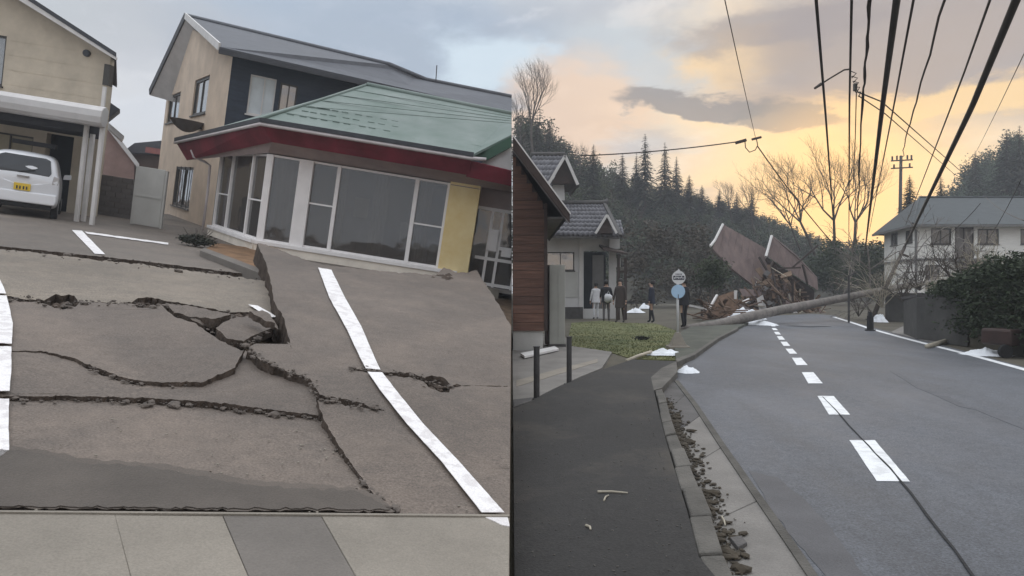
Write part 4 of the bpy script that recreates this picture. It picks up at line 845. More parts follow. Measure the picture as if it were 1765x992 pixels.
heap(1096, 538, 1.2, 1.4, .28, 'white patch on the yard beside the standing people', 6, z=.05)
heap(1112, 531, 1.0, 1.2, .4, 'small white heap farther back in the yard', 7, z=.05)
MB().tube([G(1081, 621, .07), G(1100, 613, .09), G(1122, 606, .10)], .035, 8).build('loose_pipe', STRAW, frame=F, label='short pale pipe lying at the edge of the footway by the lawn', cat='pipe', smooth=True)
# ------------------------------------------------------------------ bus stop sign
bp = G(1168, 601, .05); bs = thing('bus_stop_sign', 'bus stop sign with two round plates on a pale pole beside the lawn', 'bus stop', ROAD, bp)
k = bp.y / FPX; zz = lambda y: CAMH + (CY - y) * k
SIGNW = mat('sign_white', (.62, .62, .62), .5, .06, 4, .05, 30); SIGNB = mat('sign_pale_blue', (.36, .52, .68), .45, .08, 3, .05, 30); SIGND = mat('sign_dark', (.045, .045, .06), .6, .1, 3, 0)
MB().prism([bp + V((-.24, -.2, 0)), bp + V((.24, -.2, 0)), bp + V((.24, .2, 0)), bp + V((-.24, .2, 0))], (0, 0, .08)).build('base', CONC, bs, bevel=.02)
fr_ = MB(); b_ = bp + V((0, 0, .08)); fr_.prism([b_ + V((-.19, -.15, 0)), b_ + V((.19, -.15, 0)), b_ + V((.19, .15, 0)), b_ + V((-.19, .15, 0))], (0, 0, .02))
bb = [b_ + V((x * .17, y * .13, .02)) for x, y in ((-1, -1), (1, -1), (1, 1), (-1, 1))]; tt = [b_ + V((x * .05, y * .05, .30)) for x, y in ((-1, -1), (1, -1), (1, 1), (-1, 1))]
fr_.add(bb + tt, [[0, 1, 2, 3], [4, 5, 6, 7]] + [[i, (i + 1) % 4, 4 + (i + 1) % 4, 4 + i] for i in range(4)]); fr_.build('foot', CONC, bs, bevel=.015)
MB().tube([bp + V((0, 0, .3)), bp + V((0, 0, zz(466) - bp.z))], .028, 10).build('pole', SIGNW, bs, smooth=True)
up_ = V((bp.x + 1 * k, bp.y - .045, zz(478))); lo_ = V((bp.x, bp.y - .05, zz(502)))
ud = MB().disc(up_, (0, 1, 0), 11.5 * k, .02, 28).build('upper_plate', SIGNW, bs)
MB().disc(lo_, (0, 1, 0), 11.8 * k, .02, 28).build('lower_plate', SIGNB, bs)
MB().obox(up_ + V((-9.5 * k, -.014, -4 * k)), (19 * k, 0, 0), (0, .003, 0), (0, 0, 7 * k)).build('name_band', SIGND, ud)
for j in range(7): MB().obox(up_ + V((-8.3 * k + j * 2.45 * k, -.018, (-2.2 + (j % 3) * .5) * k)), (1.5 * k, 0, 0), (0, .003, 0), (0, 0, (2.6 + (j % 2)) * k)).build('lettering', SIGNW, ud)
for j in range(5): MB().obox(up_ + V((-5.5 * k + j * 2.3 * k, -.014, 4.6 * k)), (1.4 * k, 0, 0), (0, .003, 0), (0, 0, 2.2 * k)).build('lettering', SIGND, ud)
MB().obox(lo_ + V((-.6 * k, -.016, -14 * k)), (1.2 * k, 0, 0), (0, .003, 0), (0, 0, 9 * k)).build('clip', SIGND, bs)
MB().prism([up_ + V((-3 * k, 0, 11 * k)), up_ + V((3 * k, 0, 11 * k)), up_ + V((0, 0, 15 * k))], (0, .02, 0)).build('finial', SIGNW, bs)
# ================================================================== BUILDINGS ON THE ROAD SIDE
WOOD = mat('brown_planks', (.115, .058, .040), .8, .3, 3, .4, 20, stretch=(.6, .6, 9), rand=.28)
BDARK = mat('dark_brown_timber', (.045, .030, .026), .8, .25, 4, .3, 30)
SOF2 = mat('grey_soffit', (.17, .155, .15), .8, .15, 2, .15, 30)
FOUND = mat('render_foundation', (.42, .41, .39), .9, .12, 1.5, .25, 40)
GALV = mat('galvanised_sheet', (.36, .36, .33), .55, .10, 2, .1, 30, metal=.2)
# ---------------- brown plank house at the seam
dB = 15.6; kb = dB / FPX
bh_ = thing('plank_house', 'brown horizontal plank house with pale foundation and steep dark eave', 'house', ROAD, (.5, dB + 1, 0))
X0 = .02; X1 = D(938, 500, dB).x; zf0 = .0; zf1 = D(910, 570, dB).z; ztop_ = D(938, 350, dB).z
MB().obox((X0, dB + .06, zf0), (X1 - X0 - .03, 0, 0), (0, 6, 0), (0, 0, zf1)).build('foundation', FOUND, bh_, bevel=.01)
MB().prism([(X0, dB + .05, zf1), (X1, dB + .05, zf1), (X1, dB + .05, D(938, 352, dB).z), (X0, dB + .05, D(884, 262, dB).z)], (0, 6, 0)).build('wall_core', BDARK, bh_)
ph = 15.0 * kb; nP = 22
for i in range(nP):
    z0 = zf1 + i * ph; z1 = z0 + ph - .008; xt = X1
    if z1 > ztop_:
        xt = X1 - (z1 - ztop_) / (D(884, 262, dB).z - ztop_) * (X1 - X0)
        if xt < X0 + .05: break
    off = random.uniform(.0, .012)
    MB().prism([(X0, dB + .05, z0), (xt, dB + .05, z0), (xt, dB + .02 - off, z0), (X0, dB + .02 - off, z0)], (0, 0, z1 - z0)).build('plank', WOOD, bh_)
MB().obox((X1, dB - .01, zf1), (.07, 0, 0), (0, .10, 0), (0, 0, ztop_ - zf1)).build('corner_board', BDARK, bh_)
# roof slope falling to the right with a wide soffit
dE = dB - 1.1; e0 = D(884, 236, dE); e1 = D(982, 371, dE); ex0 = V((.02, dE, e0.z))
nn_ = V((0, 0, -.07))
MB().prism([ex0, e1, e1 + V((0, 8, 0)), ex0 + V((0, 8, 0))], (0, 0, .06)).build('roof', DKTRIM, bh_, clip=True)
MB().prism([ex0 + V((0, -.02, .02)), e1 + V((0, -.02, .02)), e1 + V((0, -.02, -.16)), ex0 + V((0, -.02, -.26))], (0, .05, 0)).build('barge_board', BDARK, bh_, clip=True)
MB().prism([ex0 + V((0, -.03, .05)), e1 + V((.02, -.03, .05)), e1 + V((.02, -.03, .01)), ex0 + V((0, -.03, .01))], (0, .03, 0)).build('verge_strip', EAVE, bh_, clip=True)
MB().prism([ex0 + V((0, .04, -.25)), e1 + V((-.02, .04, -.15)), V((X1 + .35, dB + .05, ztop_ - .14)), V((X0, dB + .05, D(884, 262, dB).z + .06))], (0, 0, -.03)).build('soffit', SOF2, bh_, clip=True)
MB().obox((X1, dB + .05, ztop_ - .35), (e1.x - X1 - .05, 0, 0), (0, 6, 0), (0, 0, .05)).build('side_soffit', SOF2, bh_)
# tall sheet cabinet beside it
cbx = thing('tall_cabinet', 'tall narrow pale sheet metal cabinet beside the brown plank house', 'cabinet', ROAD, D(960, 580, 16.6))
a = D(947, 581, 16.6); b = D(974, 456, 16.6); za = .05
MB().obox((a.x, 16.6, za + .06), (b.x - a.x, 0, 0), (0, .5, 0), (0, 0, b.z - za - .06)).build('body', GALV, cbx, bevel=.01)
MB().obox((a.x - .09, 16.72, za + .04), (.085, 0, 0), (0, .4, 0), (0, 0, b.z - za - .04)).build('side_gap', BDARK, cbx)
MB().obox((a.x - .02, 16.57, za), (b.x - a.x + .04, 0, 0), (0, .55, 0), (0, 0, .06)).build('plinth', SLATE, cbx)
for k in range(2): MB().obox((a.x + .05 + k * .16, 16.588, za + .15), (.012, 0, 0), (0, .012, 0), (0, 0, b.z - za - .3)).build('rib', GALV, cbx)
# ---------------- tiled house behind the lawn
dT = 33.0; kt = dT / FPX
TILE = mat('glazed_grey_tile', (.085, .082, .095), .38, .25, 4, .15, 20, rand=.22, spec=.6)
PLAST = mat('white_plaster', (.60, .59, .58), .9, .10, 1.5, .2, 40)
SHUT = mat('grey_shutter', (.16, .155, .15), .7, .15, 2, .15, 30)
th_ = thing('tiled_house', 'white walled house with grey tiled roofs behind the lawn', 'house', ROAD, D(1000, 540, dT))
WT = Wall(ROAD, D(905, 500, dT), D(1100, 500, dT)); zg = 0.0
q = lambda x, y: WT.sz(x, y)
w1_ = (*q(942, 466), *q(990, 434)); dr = (*q(1006, 532), *q(1050, 432)); pnl = (*q(942, 512), *q(996, 468))
MB().walled(WT, [(0, zg), (q(1062, 500)[0], zg), (q(1062, 500)[0], q(1062, 402)[1]), (0, q(905, 402)[1])], [rc4(w1_), rc4(dr)], .2).build('wall', PLAST, th_)
window(WT, *w1_, th_, DARKF, WGL, (.5,), (), .05, .05, .07, True, SHUT)
MB().wrect(WT, pnl[0], pnl[1], pnl[2], pnl[3], .004, .03).build('shutter', PNL, th_)
MB().wrect(WT, q(998, 500)[0], zg, q(1004, 500)[0], q(1004, 402)[1], .004, .07).build('corner_post', EAVE, th_)
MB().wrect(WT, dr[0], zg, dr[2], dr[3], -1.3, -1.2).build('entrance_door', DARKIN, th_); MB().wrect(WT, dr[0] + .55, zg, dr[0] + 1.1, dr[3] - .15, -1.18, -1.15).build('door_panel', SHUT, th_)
MB().wrect(WT, 0, zg, q(1004, 500)[0], zg + .55, .004, .25).build('veranda_step', SLATE, th_)
# porch on the right
for (x, yt) in ((1066, 440), (1078, 446)):
    p = D(x, 500, dT - 1.2); MB().box((p.x, p.y, (CAMH + (CY - yt) * kt) / 2), (.12, .12, CAMH + (CY - yt) * kt)).build('porch_post', BDARK, th_)
a, b = D(1040, 428, dT - 1.5), D(1082, 436, dT - 1.5); MB().prism([a, b, b + V((0, 1.6, .2)), a + V((0, 1.6, .3))], (0, 0, -.09)).build('porch_roof', BDARK, th_)
for x0, y0, x1, y1 in ((1054, 440, 1064, 428),): pass
MB().obox(D(1050, 428, dT - .2), (.5, 0, 0), (0, .2, 0), (0, 0, .65)).build('upper_panel', PLAST, th_)
MB().obox(D(1058, 460, dT - .8), (.32, 0, 0), (0, .05, 0), (0, 0, .42)).build('porch_lantern', EAVE, th_)
MB().bar(D(1064, 468, dT - 1.2), D(1080, 468, dT - 1.2), .08).build('porch_rail', BDARK, th_)
# tiled roofs: tile columns run up the slope; every tile a curved piece
def tile_mesh(w, l):
    m = MB(); n = 6; prof = [(-w / 2 + w * i / n, .045 * math.sin(math.pi * min(1, max(0, (i - 1.5) / 3.2))) if 1.5 < i < 4.7 else 0.0) for i in range(n + 1)]
    vs = [V((x, 0, z + .012)) for x, z in prof] + [V((x, l, z)) for x, z in prof] + [V((x, 0, z - .02)) for x, z in prof]
    m.add(vs, [[i, i + 1, n + 2 + i, n + 1 + i] for i in range(n)] + [[2 * n + 2 + i, 2 * n + 3 + i, i + 1, i] for i in range(n)]); return m
def tiled(eL, eR, rL, rR, cols, rows, parent, name='roof'):
    """a roof plane from eave (left, right) to ridge (left, right), laid with tiles"""
    eL, eR, rL, rR = map(V, (eL, eR, rL, rR)); core = MB().prism([eL, eR, rR, rL], (0, 0, -.10)).build(name, SLATE, parent)
    src = None; org = INFO[parent][1]
    for r in range(rows):
        for c in range(cols):
            t, s = (c + .5) / cols, r / rows
            a = eL.lerp(eR, t).lerp(rL.lerp(rR, t), s); b = eL.lerp(eR, t).lerp(rL.lerp(rR, t), min(1, s + 1.12 / rows)); d = b - a; w = (eL.lerp(rL, s) - eR.lerp(rR, s)).length / cols
            x = (eR - eL).normalized(); y = d.normalized(); z = x.cross(y).normalized(); x = y.cross(z)
            if src is None:
                src = MB(); src = tile_mesh(1, 1); me = bpy.data.meshes.new('tile'); me.from_pydata([tuple(v) for v in src.v], [], src.f); me.materials.append(TILE); me.polygons.foreach_set('use_smooth', [True] * len(me.polygons))
            o = bpy.data.objects.new('tile', me); COL.objects.link(o); o.parent = core
            sc = Matrix.Diagonal((w, d.length, 1.6 * w / .3)).to_4x4(); Rm = Matrix((x, y, z)).transposed().to_4x4()
            o.matrix_local = Matrix.Translation(a - org + z * (.02 + random.uniform(0, .008))) @ Rm @ sc
    return core
rl0, rl1 = D(925, 405, dT - 1.2), D(1068, 408, dT - 1.2); rr0, rr1 = D(940, 352, dT + 2.2), D(1040, 352, dT + 2.2)
r1 = tiled(rl0, rl1, rr0, rr1, 17, 8, th_)
MB().tube([rr0 + V((0, 0, .08)), rr1 + V((0, 0, .08)), rr1 + V((.25, 0, .16))], .13, 8).build('ridge', SLATE, r1, smooth=True)
MB().bar(rl1 + V((.04, 0, .05)), rr1 + V((.04, 0, .05)), .16, .14).build('verge_tiles', SLATE, r1)
# small gable on the right of the roof
g0, g1_, g2_ = D(1030, 402, dT - 1.4), D(1058, 402, dT - 1.4), D(1046, 372, dT - 1.4)
MB().prism([g0, g1_, g2_], (0, 2.2, 0)).build('dormer', BDARK, r1)
MB().bar(g2_ + V((0, -.06, .05)), g0 + V((-.1, -.06, 0)), .10, .10).bar(g2_ + V((0, -.06, .05)), g1_ + V((.12, -.06, 0)), .10, .10).build('dormer_barge', EAVE, r1)
tiled(D(1052, 408, dT - 1.0), D(1076, 404, dT - 1.0), D(1050, 380, dT + 1), D(1070, 380, dT + 1), 4, 4, th_)
# upper storey gable
uw = MB(); du = dT + 2.5; uw.prism([D(932, 352, du), D(974, 352, du), D(972, 312, du), D(966, 296, du), D(945, 312, du)], (0, 4, 0)).build('upper_wall', PLAST, th_)
u0 = tiled(D(900, 322, du - .6), D(950, 322, du - .6), D(918, 268, du + 2.5), D(972, 268, du + 2.5), 8, 6, th_)
MB().prism([D(972, 266, du - .6), D(978, 268, du - .6), D(998, 318, du - .6), D(992, 318, du - .6)], (0, 4, 0)).build('upper_slope', SLATE, th_)
MB().bar(D(974, 268, du - .65), D(942, 322, du - .65), .10, .14).bar(D(974, 268, du - .65), D(996, 318, du - .65), .10, .14).build('upper_barge', EAVE, th_)
MB().prism([D(974, 272, du - .4), D(992, 316, du - .4), D(966, 316, du - .4), D(950, 316, du - .4)], (0, 3, 0)).build('upper_gable', BDARK, th_)
MB().tube([D(915, 266, du + 2.5), D(974, 266, du + 2.5)], .14, 8).build('upper_ridge', SLATE, th_, smooth=True)
# ---------------- collapsed house: two big roof slabs on a heap of wreckage
RUST = mat('brown_sheet_roof', (.115, .080, .072), .8, .3, 1.0, .25, 20, stretch=(4, 1, 1)); WRECK = mat('torn_boards', (.13, .082, .055), .9, .4, 3, .4, 20, rand=.3); OCH = mat('ochre_mud_wall', (.17, .115, .078), .95, .25, 2, .5, 20)
dc_ = 44.0
cw = thing('collapsed_house', 'collapsed house with two tilted brown roof slabs blocking the road', 'ruin', ROAD, (D(1310, 540, dc_).x, dc_, 0))
def rs(pts, m, name, th):
    P = [D(*q_) for q_ in pts]; nv = (P[1] - P[0]).cross(P[2] - P[0]).normalized(); nv = nv if nv.y < 0 else -nv
    return MB().prism(P, -nv * th).build(name, m, cw)
s1_ = rs([(1246, 386, 47), (1320, 428, 45.5), (1324, 470, 44.3), (1318, 503, 43.2), (1300, 492, 43.3), (1262, 463, 44), (1228, 428, 45.5)], RUST, 'roof_slab', .18)
s2_ = rs([(1330, 406, 45), (1372, 440, 44.2), (1407, 478, 43.6), (1409, 500, 42.8), (1370, 474, 43.1), (1321, 440, 44)], RUST, 'roof_slab', .18)
rs([(1322, 443, 44.2), (1370, 476, 43.4), (1404, 500, 43.2), (1402, 530, 43.4), (1375, 520, 43.8), (1335, 470, 44.2)], BDARK, 'torn_wall', .2)
for P_ in ([(1246, 386, 46.9), (1232, 414, 46), (1224, 424, 45.6)], [(1330, 406, 44.9), (1324, 428, 44.3), (1320, 442, 43.9)]):
    MB().tube([D(*z_) for z_ in P_], .09, 6).build('verge_trim', EAVE, cw)
# standing seams on the slabs
for i in range(7):
    t = (i + .5) / 7; a = D(1246, 386, 46.8).lerp(D(1320, 428, 45.3), t); b = D(1232, 434, 45.2).lerp(D(1314, 498, 43.1), t); MB().bar(a, b, .035, .035).build('roof_seam', RUST, cw)
    a = D(1330, 406, 44.8).lerp(D(1407, 478, 43.4), t); b = D(1322, 439, 43.8).lerp(D(1408, 499, 42.6), t); MB().bar(a, b, .035, .035).build('roof_seam', RUST, cw)
rg = random.Random(21)
for i in range(260):
    x = rg.gauss(1335, 38); x = min(max(x, 1262), 1420); hmax = 528 - 58 * math.exp(-((x - 1335) / 42) ** 2); y = rg.uniform(hmax, 545); d = rg.uniform(40.5, 44)
    p = D(x, y, d); a = V((rg.gauss(0, 1), rg.gauss(0, .6), rg.gauss(0, .7))).normalized(); l = rg.uniform(.4, 1.5)
    if rg.random() < .55: MB().bar(p - a * l / 2, p + a * l / 2, rg.uniform(.08, .22), rg.uniform(.03, .07)).build('broken_board', WRECK, cw)
    else:
        b = a.orthogonal().normalized(); MB().prism([p, p + a * l * .5, p + a * l * .42 + b * l * .33, p + b * l * .28], a.cross(b) * .06).build('wall_fragment', OCH if rg.random() < .6 else RUST, cw)
for z_ in ([(1290, 505, 43), (1318, 455, 43.5), (1345, 470, 43.2), (1372, 520, 42.8), (1340, 545, 42), (1295, 545, 42)],):
    wc = MB()
    for i in range(40):
        x = min(max(rg.gauss(1335, 36), 1275), 1400); k_ = rg.uniform(.3, .8); wc.rock(D(x, 545 - rg.random() * 62 * math.exp(-((x - 1335) / 40) ** 2), rg.uniform(42.5, 44.5)), (k_, k_, k_ * .7), seed=rg.random(), sub=2)
    wc.build('wreck_core', OCH, cw)['kind'] = 'stuff'
for i in range(10):
    a = D(rg.uniform(1300, 1400), rg.uniform(450, 500), 42.5); b = a + V((rg.uniform(-1.6, 1.6), rg.uniform(-.4, .4), rg.uniform(-1.2, 1.4))); MB().bar(a, b, .10).build('roof_beam', BDARK, cw)
for i in range(170):
    x = rg.gauss(1325, 48); x = min(max(x, 1225), 1425); top = 535 - 72 * math.exp(-((x - 1332) / 40) ** 2); y = rg.uniform(top, 548); p = D(x, y, rg.uniform(39.5, 43)); a = V((rg.gauss(0, 1), rg.gauss(0, .5), rg.gauss(.2, .9))).normalized(); l = rg.lognormvariate(-.1, .5)
    kx = rg.random()
    if kx < .6: MB().bar(p - a * l / 2, p + a * l / 2, rg.uniform(.05, .16), rg.uniform(.03, .10)).build('splintered_beam', (WRECK, BDARK, STRAW, WRECK)[rg.randrange(4)], cw)
    elif kx < .8:
        b = a.orthogonal().normalized(); MB().prism([p, p + a * .35, p + a * .35 + b * .28, p + b * .28], a.cross(b) * .04).build('fallen_tile', SLATE, cw)
    else:
        b = a.orthogonal().normalized(); MB().prism([p, p + a * l * .7, p + a * l * .55 + b * l * .35, p + b * l * .3], a.cross(b) * .02).build('torn_sheet', (RUST, EAVE, OCH)[rg.randrange(3)], cw)
# wreck of a shed to the left of it
sw = thing('crushed_shed', 'crushed shed with slanted roof beside the collapsed house', 'ruin', ROAD, (D(1240, 540, 33).x, 33, 0))
MB().prism([D(1232, 512, 33), D(1268, 500, 33), D(1272, 545, 32.6), D(1225, 556, 32.4)], (.1, .12, .02)).build('slanted_roof', WRECK, sw)
MB().bar(D(1219, 538, 32.3), D(1236, 508, 33), .10, .08).bar(D(1184, 525, 32.5), D(1226, 534, 32.3), .09, .09).build('white_frame', EAVE, sw)
MB().bar(D(1210, 533, 32.8), D(1208, 562, 32.8), .09).build('post', BDARK, sw); MB().bar(D(1268, 500, 32.9), D(1267, 515, 32.9), .12).build('post', EAVE, sw)
for i in range(60):
    x = rg.uniform(1212, 1305); y = rg.uniform(525, 552); p = D(x, y, rg.uniform(29, 33)); a = V((rg.gauss(0, 1), rg.gauss(0, .6), rg.gauss(0, .4))).normalized(); MB().bar(p, p + a * rg.uniform(.3, 1.2), rg.uniform(.06, .2), .05).build('broken_board', WRECK, sw)
MB().prism([D(1220, 556, 32), D(1305, 552, 32), D(1300, 535, 33), D(1270, 520, 34), D(1228, 530, 33.5)], (0, 1.0, -.2)).build('wreck_core', BDARK, sw)
WGL2 = glass('dull_house_glass', (.5, .5, .5), .04, .6)
# ---------------- white two storey building on the right
dW = 48.0; WHR = mat('off_white_siding', (.78, .76, .72), .85, .08, 1.5, .15, 40, stretch=(1, 1, 6)); ROOFB = mat('blue_grey_roof', (.062, .07, .073), .7, .14, 1.5, .3, 14, stretch=(1, 3, 3))
wb = thing('white_apartment', 'white two storey building with shallow grey hipped roof on the right', 'building', ROAD, (D(1650, 540, dW).x, dW, 0))
WA = Wall(ROAD, D(1578, 500, dW), D(1860, 500, dW)); WS = Wall(ROAD, D(1524, 500, dW + 7.5), D(1578, 500, dW))
zev = WA.sz(1650, 386)[1]; zbd = WA.sz(1650, 447)[1]; zbt = 0.0
ho = []
for (x0, y0, x1, y1) in [(1605, 421, 1640, 393), (1685, 421, 1722, 394), (1759, 421, 1790, 394), (1646, 445, 1679, 391), (1595, 497, 1620, 456), (1700, 497, 1735, 456)]: ho.append((*WA.sz(x0, y1 if False else y0), *WA.sz(x1, y1)))
MB().walled(WA, [(0, zbt), (WA.L, zbt), (WA.L, zev), (0, zev)], [rc4(h) for h in ho], .2).build('front_wall', WHR, wb)
for i, h in enumerate(ho): window(WA, *h, wb, DARKF if i != 3 else BDARK, WGL2 if i != 3 else mat('grey_brown_door', (.16, .14, .13), .7, .15, 2, .1, 30), (.5,), (), .09, .05, .08, True, SHUT)
hs = []
for (x0, y0, x1, y1) in [(1535, 424, 1547, 399), (1560, 420, 1573, 395)]: hs.append((*WS.sz(x0, y0), *WS.sz(x1, y1)))
MB().walled(WS, [(0, zbt), (WS.L, zbt), (WS.L, zev), (0, zev)], [rc4(h) for h in hs], .2).build('side_wall', WHR, wb)
for h in hs: window(WS, *h, wb, DARKF, WGL2, (.5,), (), .09, .05, .08, True, SHUT)
MB().wrect(WA, 0, zbd - .08, WA.L, zbd + .08, .003, .08).wrect(WS, 0, zbd - .08, WS.L, zbd + .08, .003, .08).build('floor_band', SHUT, wb)
MB().wrect(WA, -.06, zbt, .06, zev, .003, .12).build('downpipe', SHUT, wb)
ea0 = WA.at(-.6, zev - .05, .7); ea1 = WA.at(WA.L + .6, zev - .05, .7); es = WS.at(-.6, zev - .05, .7); rA = D(1585, 338, dW + 4); rB = D(1800, 338, dW + 4)
rA.z = rB.z = D(1600, 340, dW + 4).z
wr = MB().prism([ea0, ea1, rB, rA], (0, 0, -.12)).prism([es, ea0, rA], (0, 0, -.12)).prism([es, es + V((16, 2, 0)), rB, rA], (0, 0, -.12)).build('roof', ROOFB, wb)
MB().bar(ea0 + V((0, 0, -.1)), ea1 + V((0, 0, -.1)), .12, .16).bar(es + V((0, 0, -.1)), ea0 + V((0, 0, -.1)), .12, .16).build('gutter', SHUT, wr)
MB().tube([ea0 + V((0, 0, .03)), rA + V((0, 0, .03)), rB + V((0, 0, .03))], .09, 6).build('ridge', ROOFB, wr)
bal = MB(); b0_, b1_ = WA.sz(1640, 458)[0], WA.sz(1690, 458)[0]
MB().wrect(WA, b0_, zbd - .15, b1_, zbd, .09, 1.3).build('balcony_floor', SHUT, wb)
for i in range(9): MB().wrect(WA, b0_ + (b1_ - b0_) * i / 8 - .02, zbd, b0_ + (b1_ - b0_) * i / 8 + .02, zbd + .9 - .9, 1.2, 1.24) if False else None
MB().wrect(WA, b0_, zbd - 1.0, b1_, zbd - .16, 1.2, 1.28).build('awning', BDARK, wb)
# ---------------- retaining walls, drive and hedge on the right of the road
WALLD = mat('dark_stained_concrete', (.075, .072, .068), .9, .3, 1.2, .4, 30); HEDGE = mat('dark_hedge_leaves', (.036, .050, .024), .8, .5, 5, 0)
rw_ = thing('retaining_wall', 'dark stained retaining wall below the white building', 'wall', ROAD, D(1580, 570, 25))
c = [G(1522, 572), G(1600, 585)]; zt_ = D(1560, 505, 26).z
a, b = D(1532, 560, 30), D(1642, 560, 28)
for i in range(4):
    p = a.lerp(b, i / 4); q2 = a.lerp(b, (i + 1) / 4 - .004); MB().prism([V((p.x, p.y, 0)), V((q2.x, q2.y, 0)), V((q2.x, q2.y, zt_ - .05)), V((p.x, p.y, zt_))], (0, .3, 0)).build('wall_panel', WALLD, rw_, bevel=.01)
MB().prism([V((a.x, a.y - .04, zt_)), V((b.x, b.y - .04, zt_ - .05)), V((b.x, b.y - .04, zt_ - .14)), V((a.x, a.y - .04, zt_ - .12))], (0, .4, 0)).build('coping', SLATE, rw_)
dv = flat([(1535, 572), (1560, 560), (1635, 560), (1640, 590), (1600, 588)], .025, .03, CON2, 'driveway', kind='structure')
pw = thing('gate_pier', 'dark concrete gate pier and wall end beside the hedge', 'wall', ROAD, G(1645, 597))
pA, pB = G(1632, 586), G(1668, 598); zP = D(1645, 512, pA.y).z
MB().prism([pA, pB, V((pB.x, pB.y, zP)), V((pA.x, pA.y, zP - .1))], (.2, 2.5, 0)).build('pier', WALLD, pw, bevel=.02)
MB().prism([V((pA.x - .04, pA.y - .05, zP - .1)), V((pB.x + .04, pB.y - .05, zP)), V((pB.x + .04, pB.y - .05, zP + .08)), V((pA.x - .04, pA.y - .05, zP - .02))], (.2, 2.6, 0)).build('cap', SLATE, pw)
hd = thing('clipped_hedge', 'tall dark overgrown hedge along the right edge of the road', 'hedge', ROAD, G(1720, 606))
hm = MB(); rr = random.Random(4)
def hz(px): return 500 - 58 * ((px - 1650) / 115)
for i in range(26):
    t = i / 25; px = 1652 + t * 190; pb = 592 + (px - 1652) * .19; g = G(px, pb); zt2 = CAMH + (CY - (496 - 45 * min(1, (px - 1652) / 110))) * g.y / FPX
    for zc_ in (.32, .68, .98):
        leafy(V((g.x + .2, g.y + .8, zt2 * zc_ * .85 + .12)), (.55, .62, zt2 * .28), 330, .055, i * 3 + int(zc_ * 10), mb=hm)
for i in range(12):
    g = G(1640 + i * 4, 590 + i * .8); leafy(V((g.x, g.y + .5, D(1650, 505, g.y).z - .1 + .25 * random.random())), (.45, .5, .30), 200, .05, i + 900, mb=hm)
for i in range(9):
    g = G(1650 + i * 8, 596 + i * 1.5); leafy(V((g.x, g.y - .05, random.uniform(.25, 1.1))), (.28, .12, .35), 110, .045, i + 950, mb=hm)
hm.build('crown', HEDGE, hd, fix=False)
hc_ = MB()
for i in range(10):
    g = G(1660 + i * 20, 594 + i * 3.8); hc_.tube([g + V((.2, .9, -.05)), g + V((.22, .95, 1.0))], [.06, .03], 6)
hc_.build('trunk', BARK, hd)
MB().prism([G(1655, 594) + V((.2, 1.25, 0)), G(1845, 630) + V((.2, 1.25, 0)), G(1845, 630) + V((.2, 1.25, 1.5)), G(1655, 594) + V((.2, 1.25, 1.45))], (.1, .3, 0)).build('backing_bank', DIRT, hd)
cart = thing('parked_barrow', 'dark low cart half hidden under the hedge at the right edge', 'cart', ROAD, G(1750, 616))
g = G(1752, 617)
MB().box(g + V((.1, .35, .42)), (.75, .7, .34), .25).build('tub', mat('dull_red_brown', (.045, .024, .020), .6, .3, 3, .2, 20), cart, bevel=.05)
for dx in (-.22, .32): MB().tube([g + V((dx, -.03, .14)), g + V((dx, .05, .14))], .14, 16).build('wheel', TYRE, cart)
wf = thing('wire_frame_stand', 'small white wire stand by the road edge in front of the hedge', 'stand', ROAD, G(1683, 596)); g = G(1683, 596); kf = g.y / FPX
fm_ = MB(); W2, H2 = 11 * kf, 40 * kf
for s in (-1, 1): fm_.tube([g + V((s * W2 / 2, 0, 0)), g + V((s * W2 / 2, .05, H2 * .9)), g + V((s * W2 * .25, .05, H2))], .014, 6)
fm_.tube([g + V((-W2 * .25, .05, H2)), g + V((W2 * .25, .05, H2))], .014, 6)
for t in (.25, .5, .75): fm_.tube([g + V((-W2 / 2, .02, H2 * t)), g + V((W2 / 2, .02, H2 * t + .03))], .012, 6)
fm_.build('frame', SIGNW, wf, smooth=True); MB().box(g + V((.0, .04, H2 * .82)), (W2 * .8, .02, H2 * .2)).build('plate', SIGNW, wf)
bk = thing('short_black_post', 'short black post standing at the far right edge of the road', 'post', ROAD, G(1500, 570)); g = G(1500, 570); kk = g.y / FPX
MB().tube([g, g + V((0, 0, 26 * kk))], [.11, .10], 12).build('body', TYRE, bk); MB().tube([g + V((0, 0, 26 * kk)), g + V((0, 0, 33 * kk))], [.07, .05], 12).build('top', TYRE, bk); MB().tube([g, g + V((0, 0, .05))], .17, 14).build('foot', TYRE, bk)
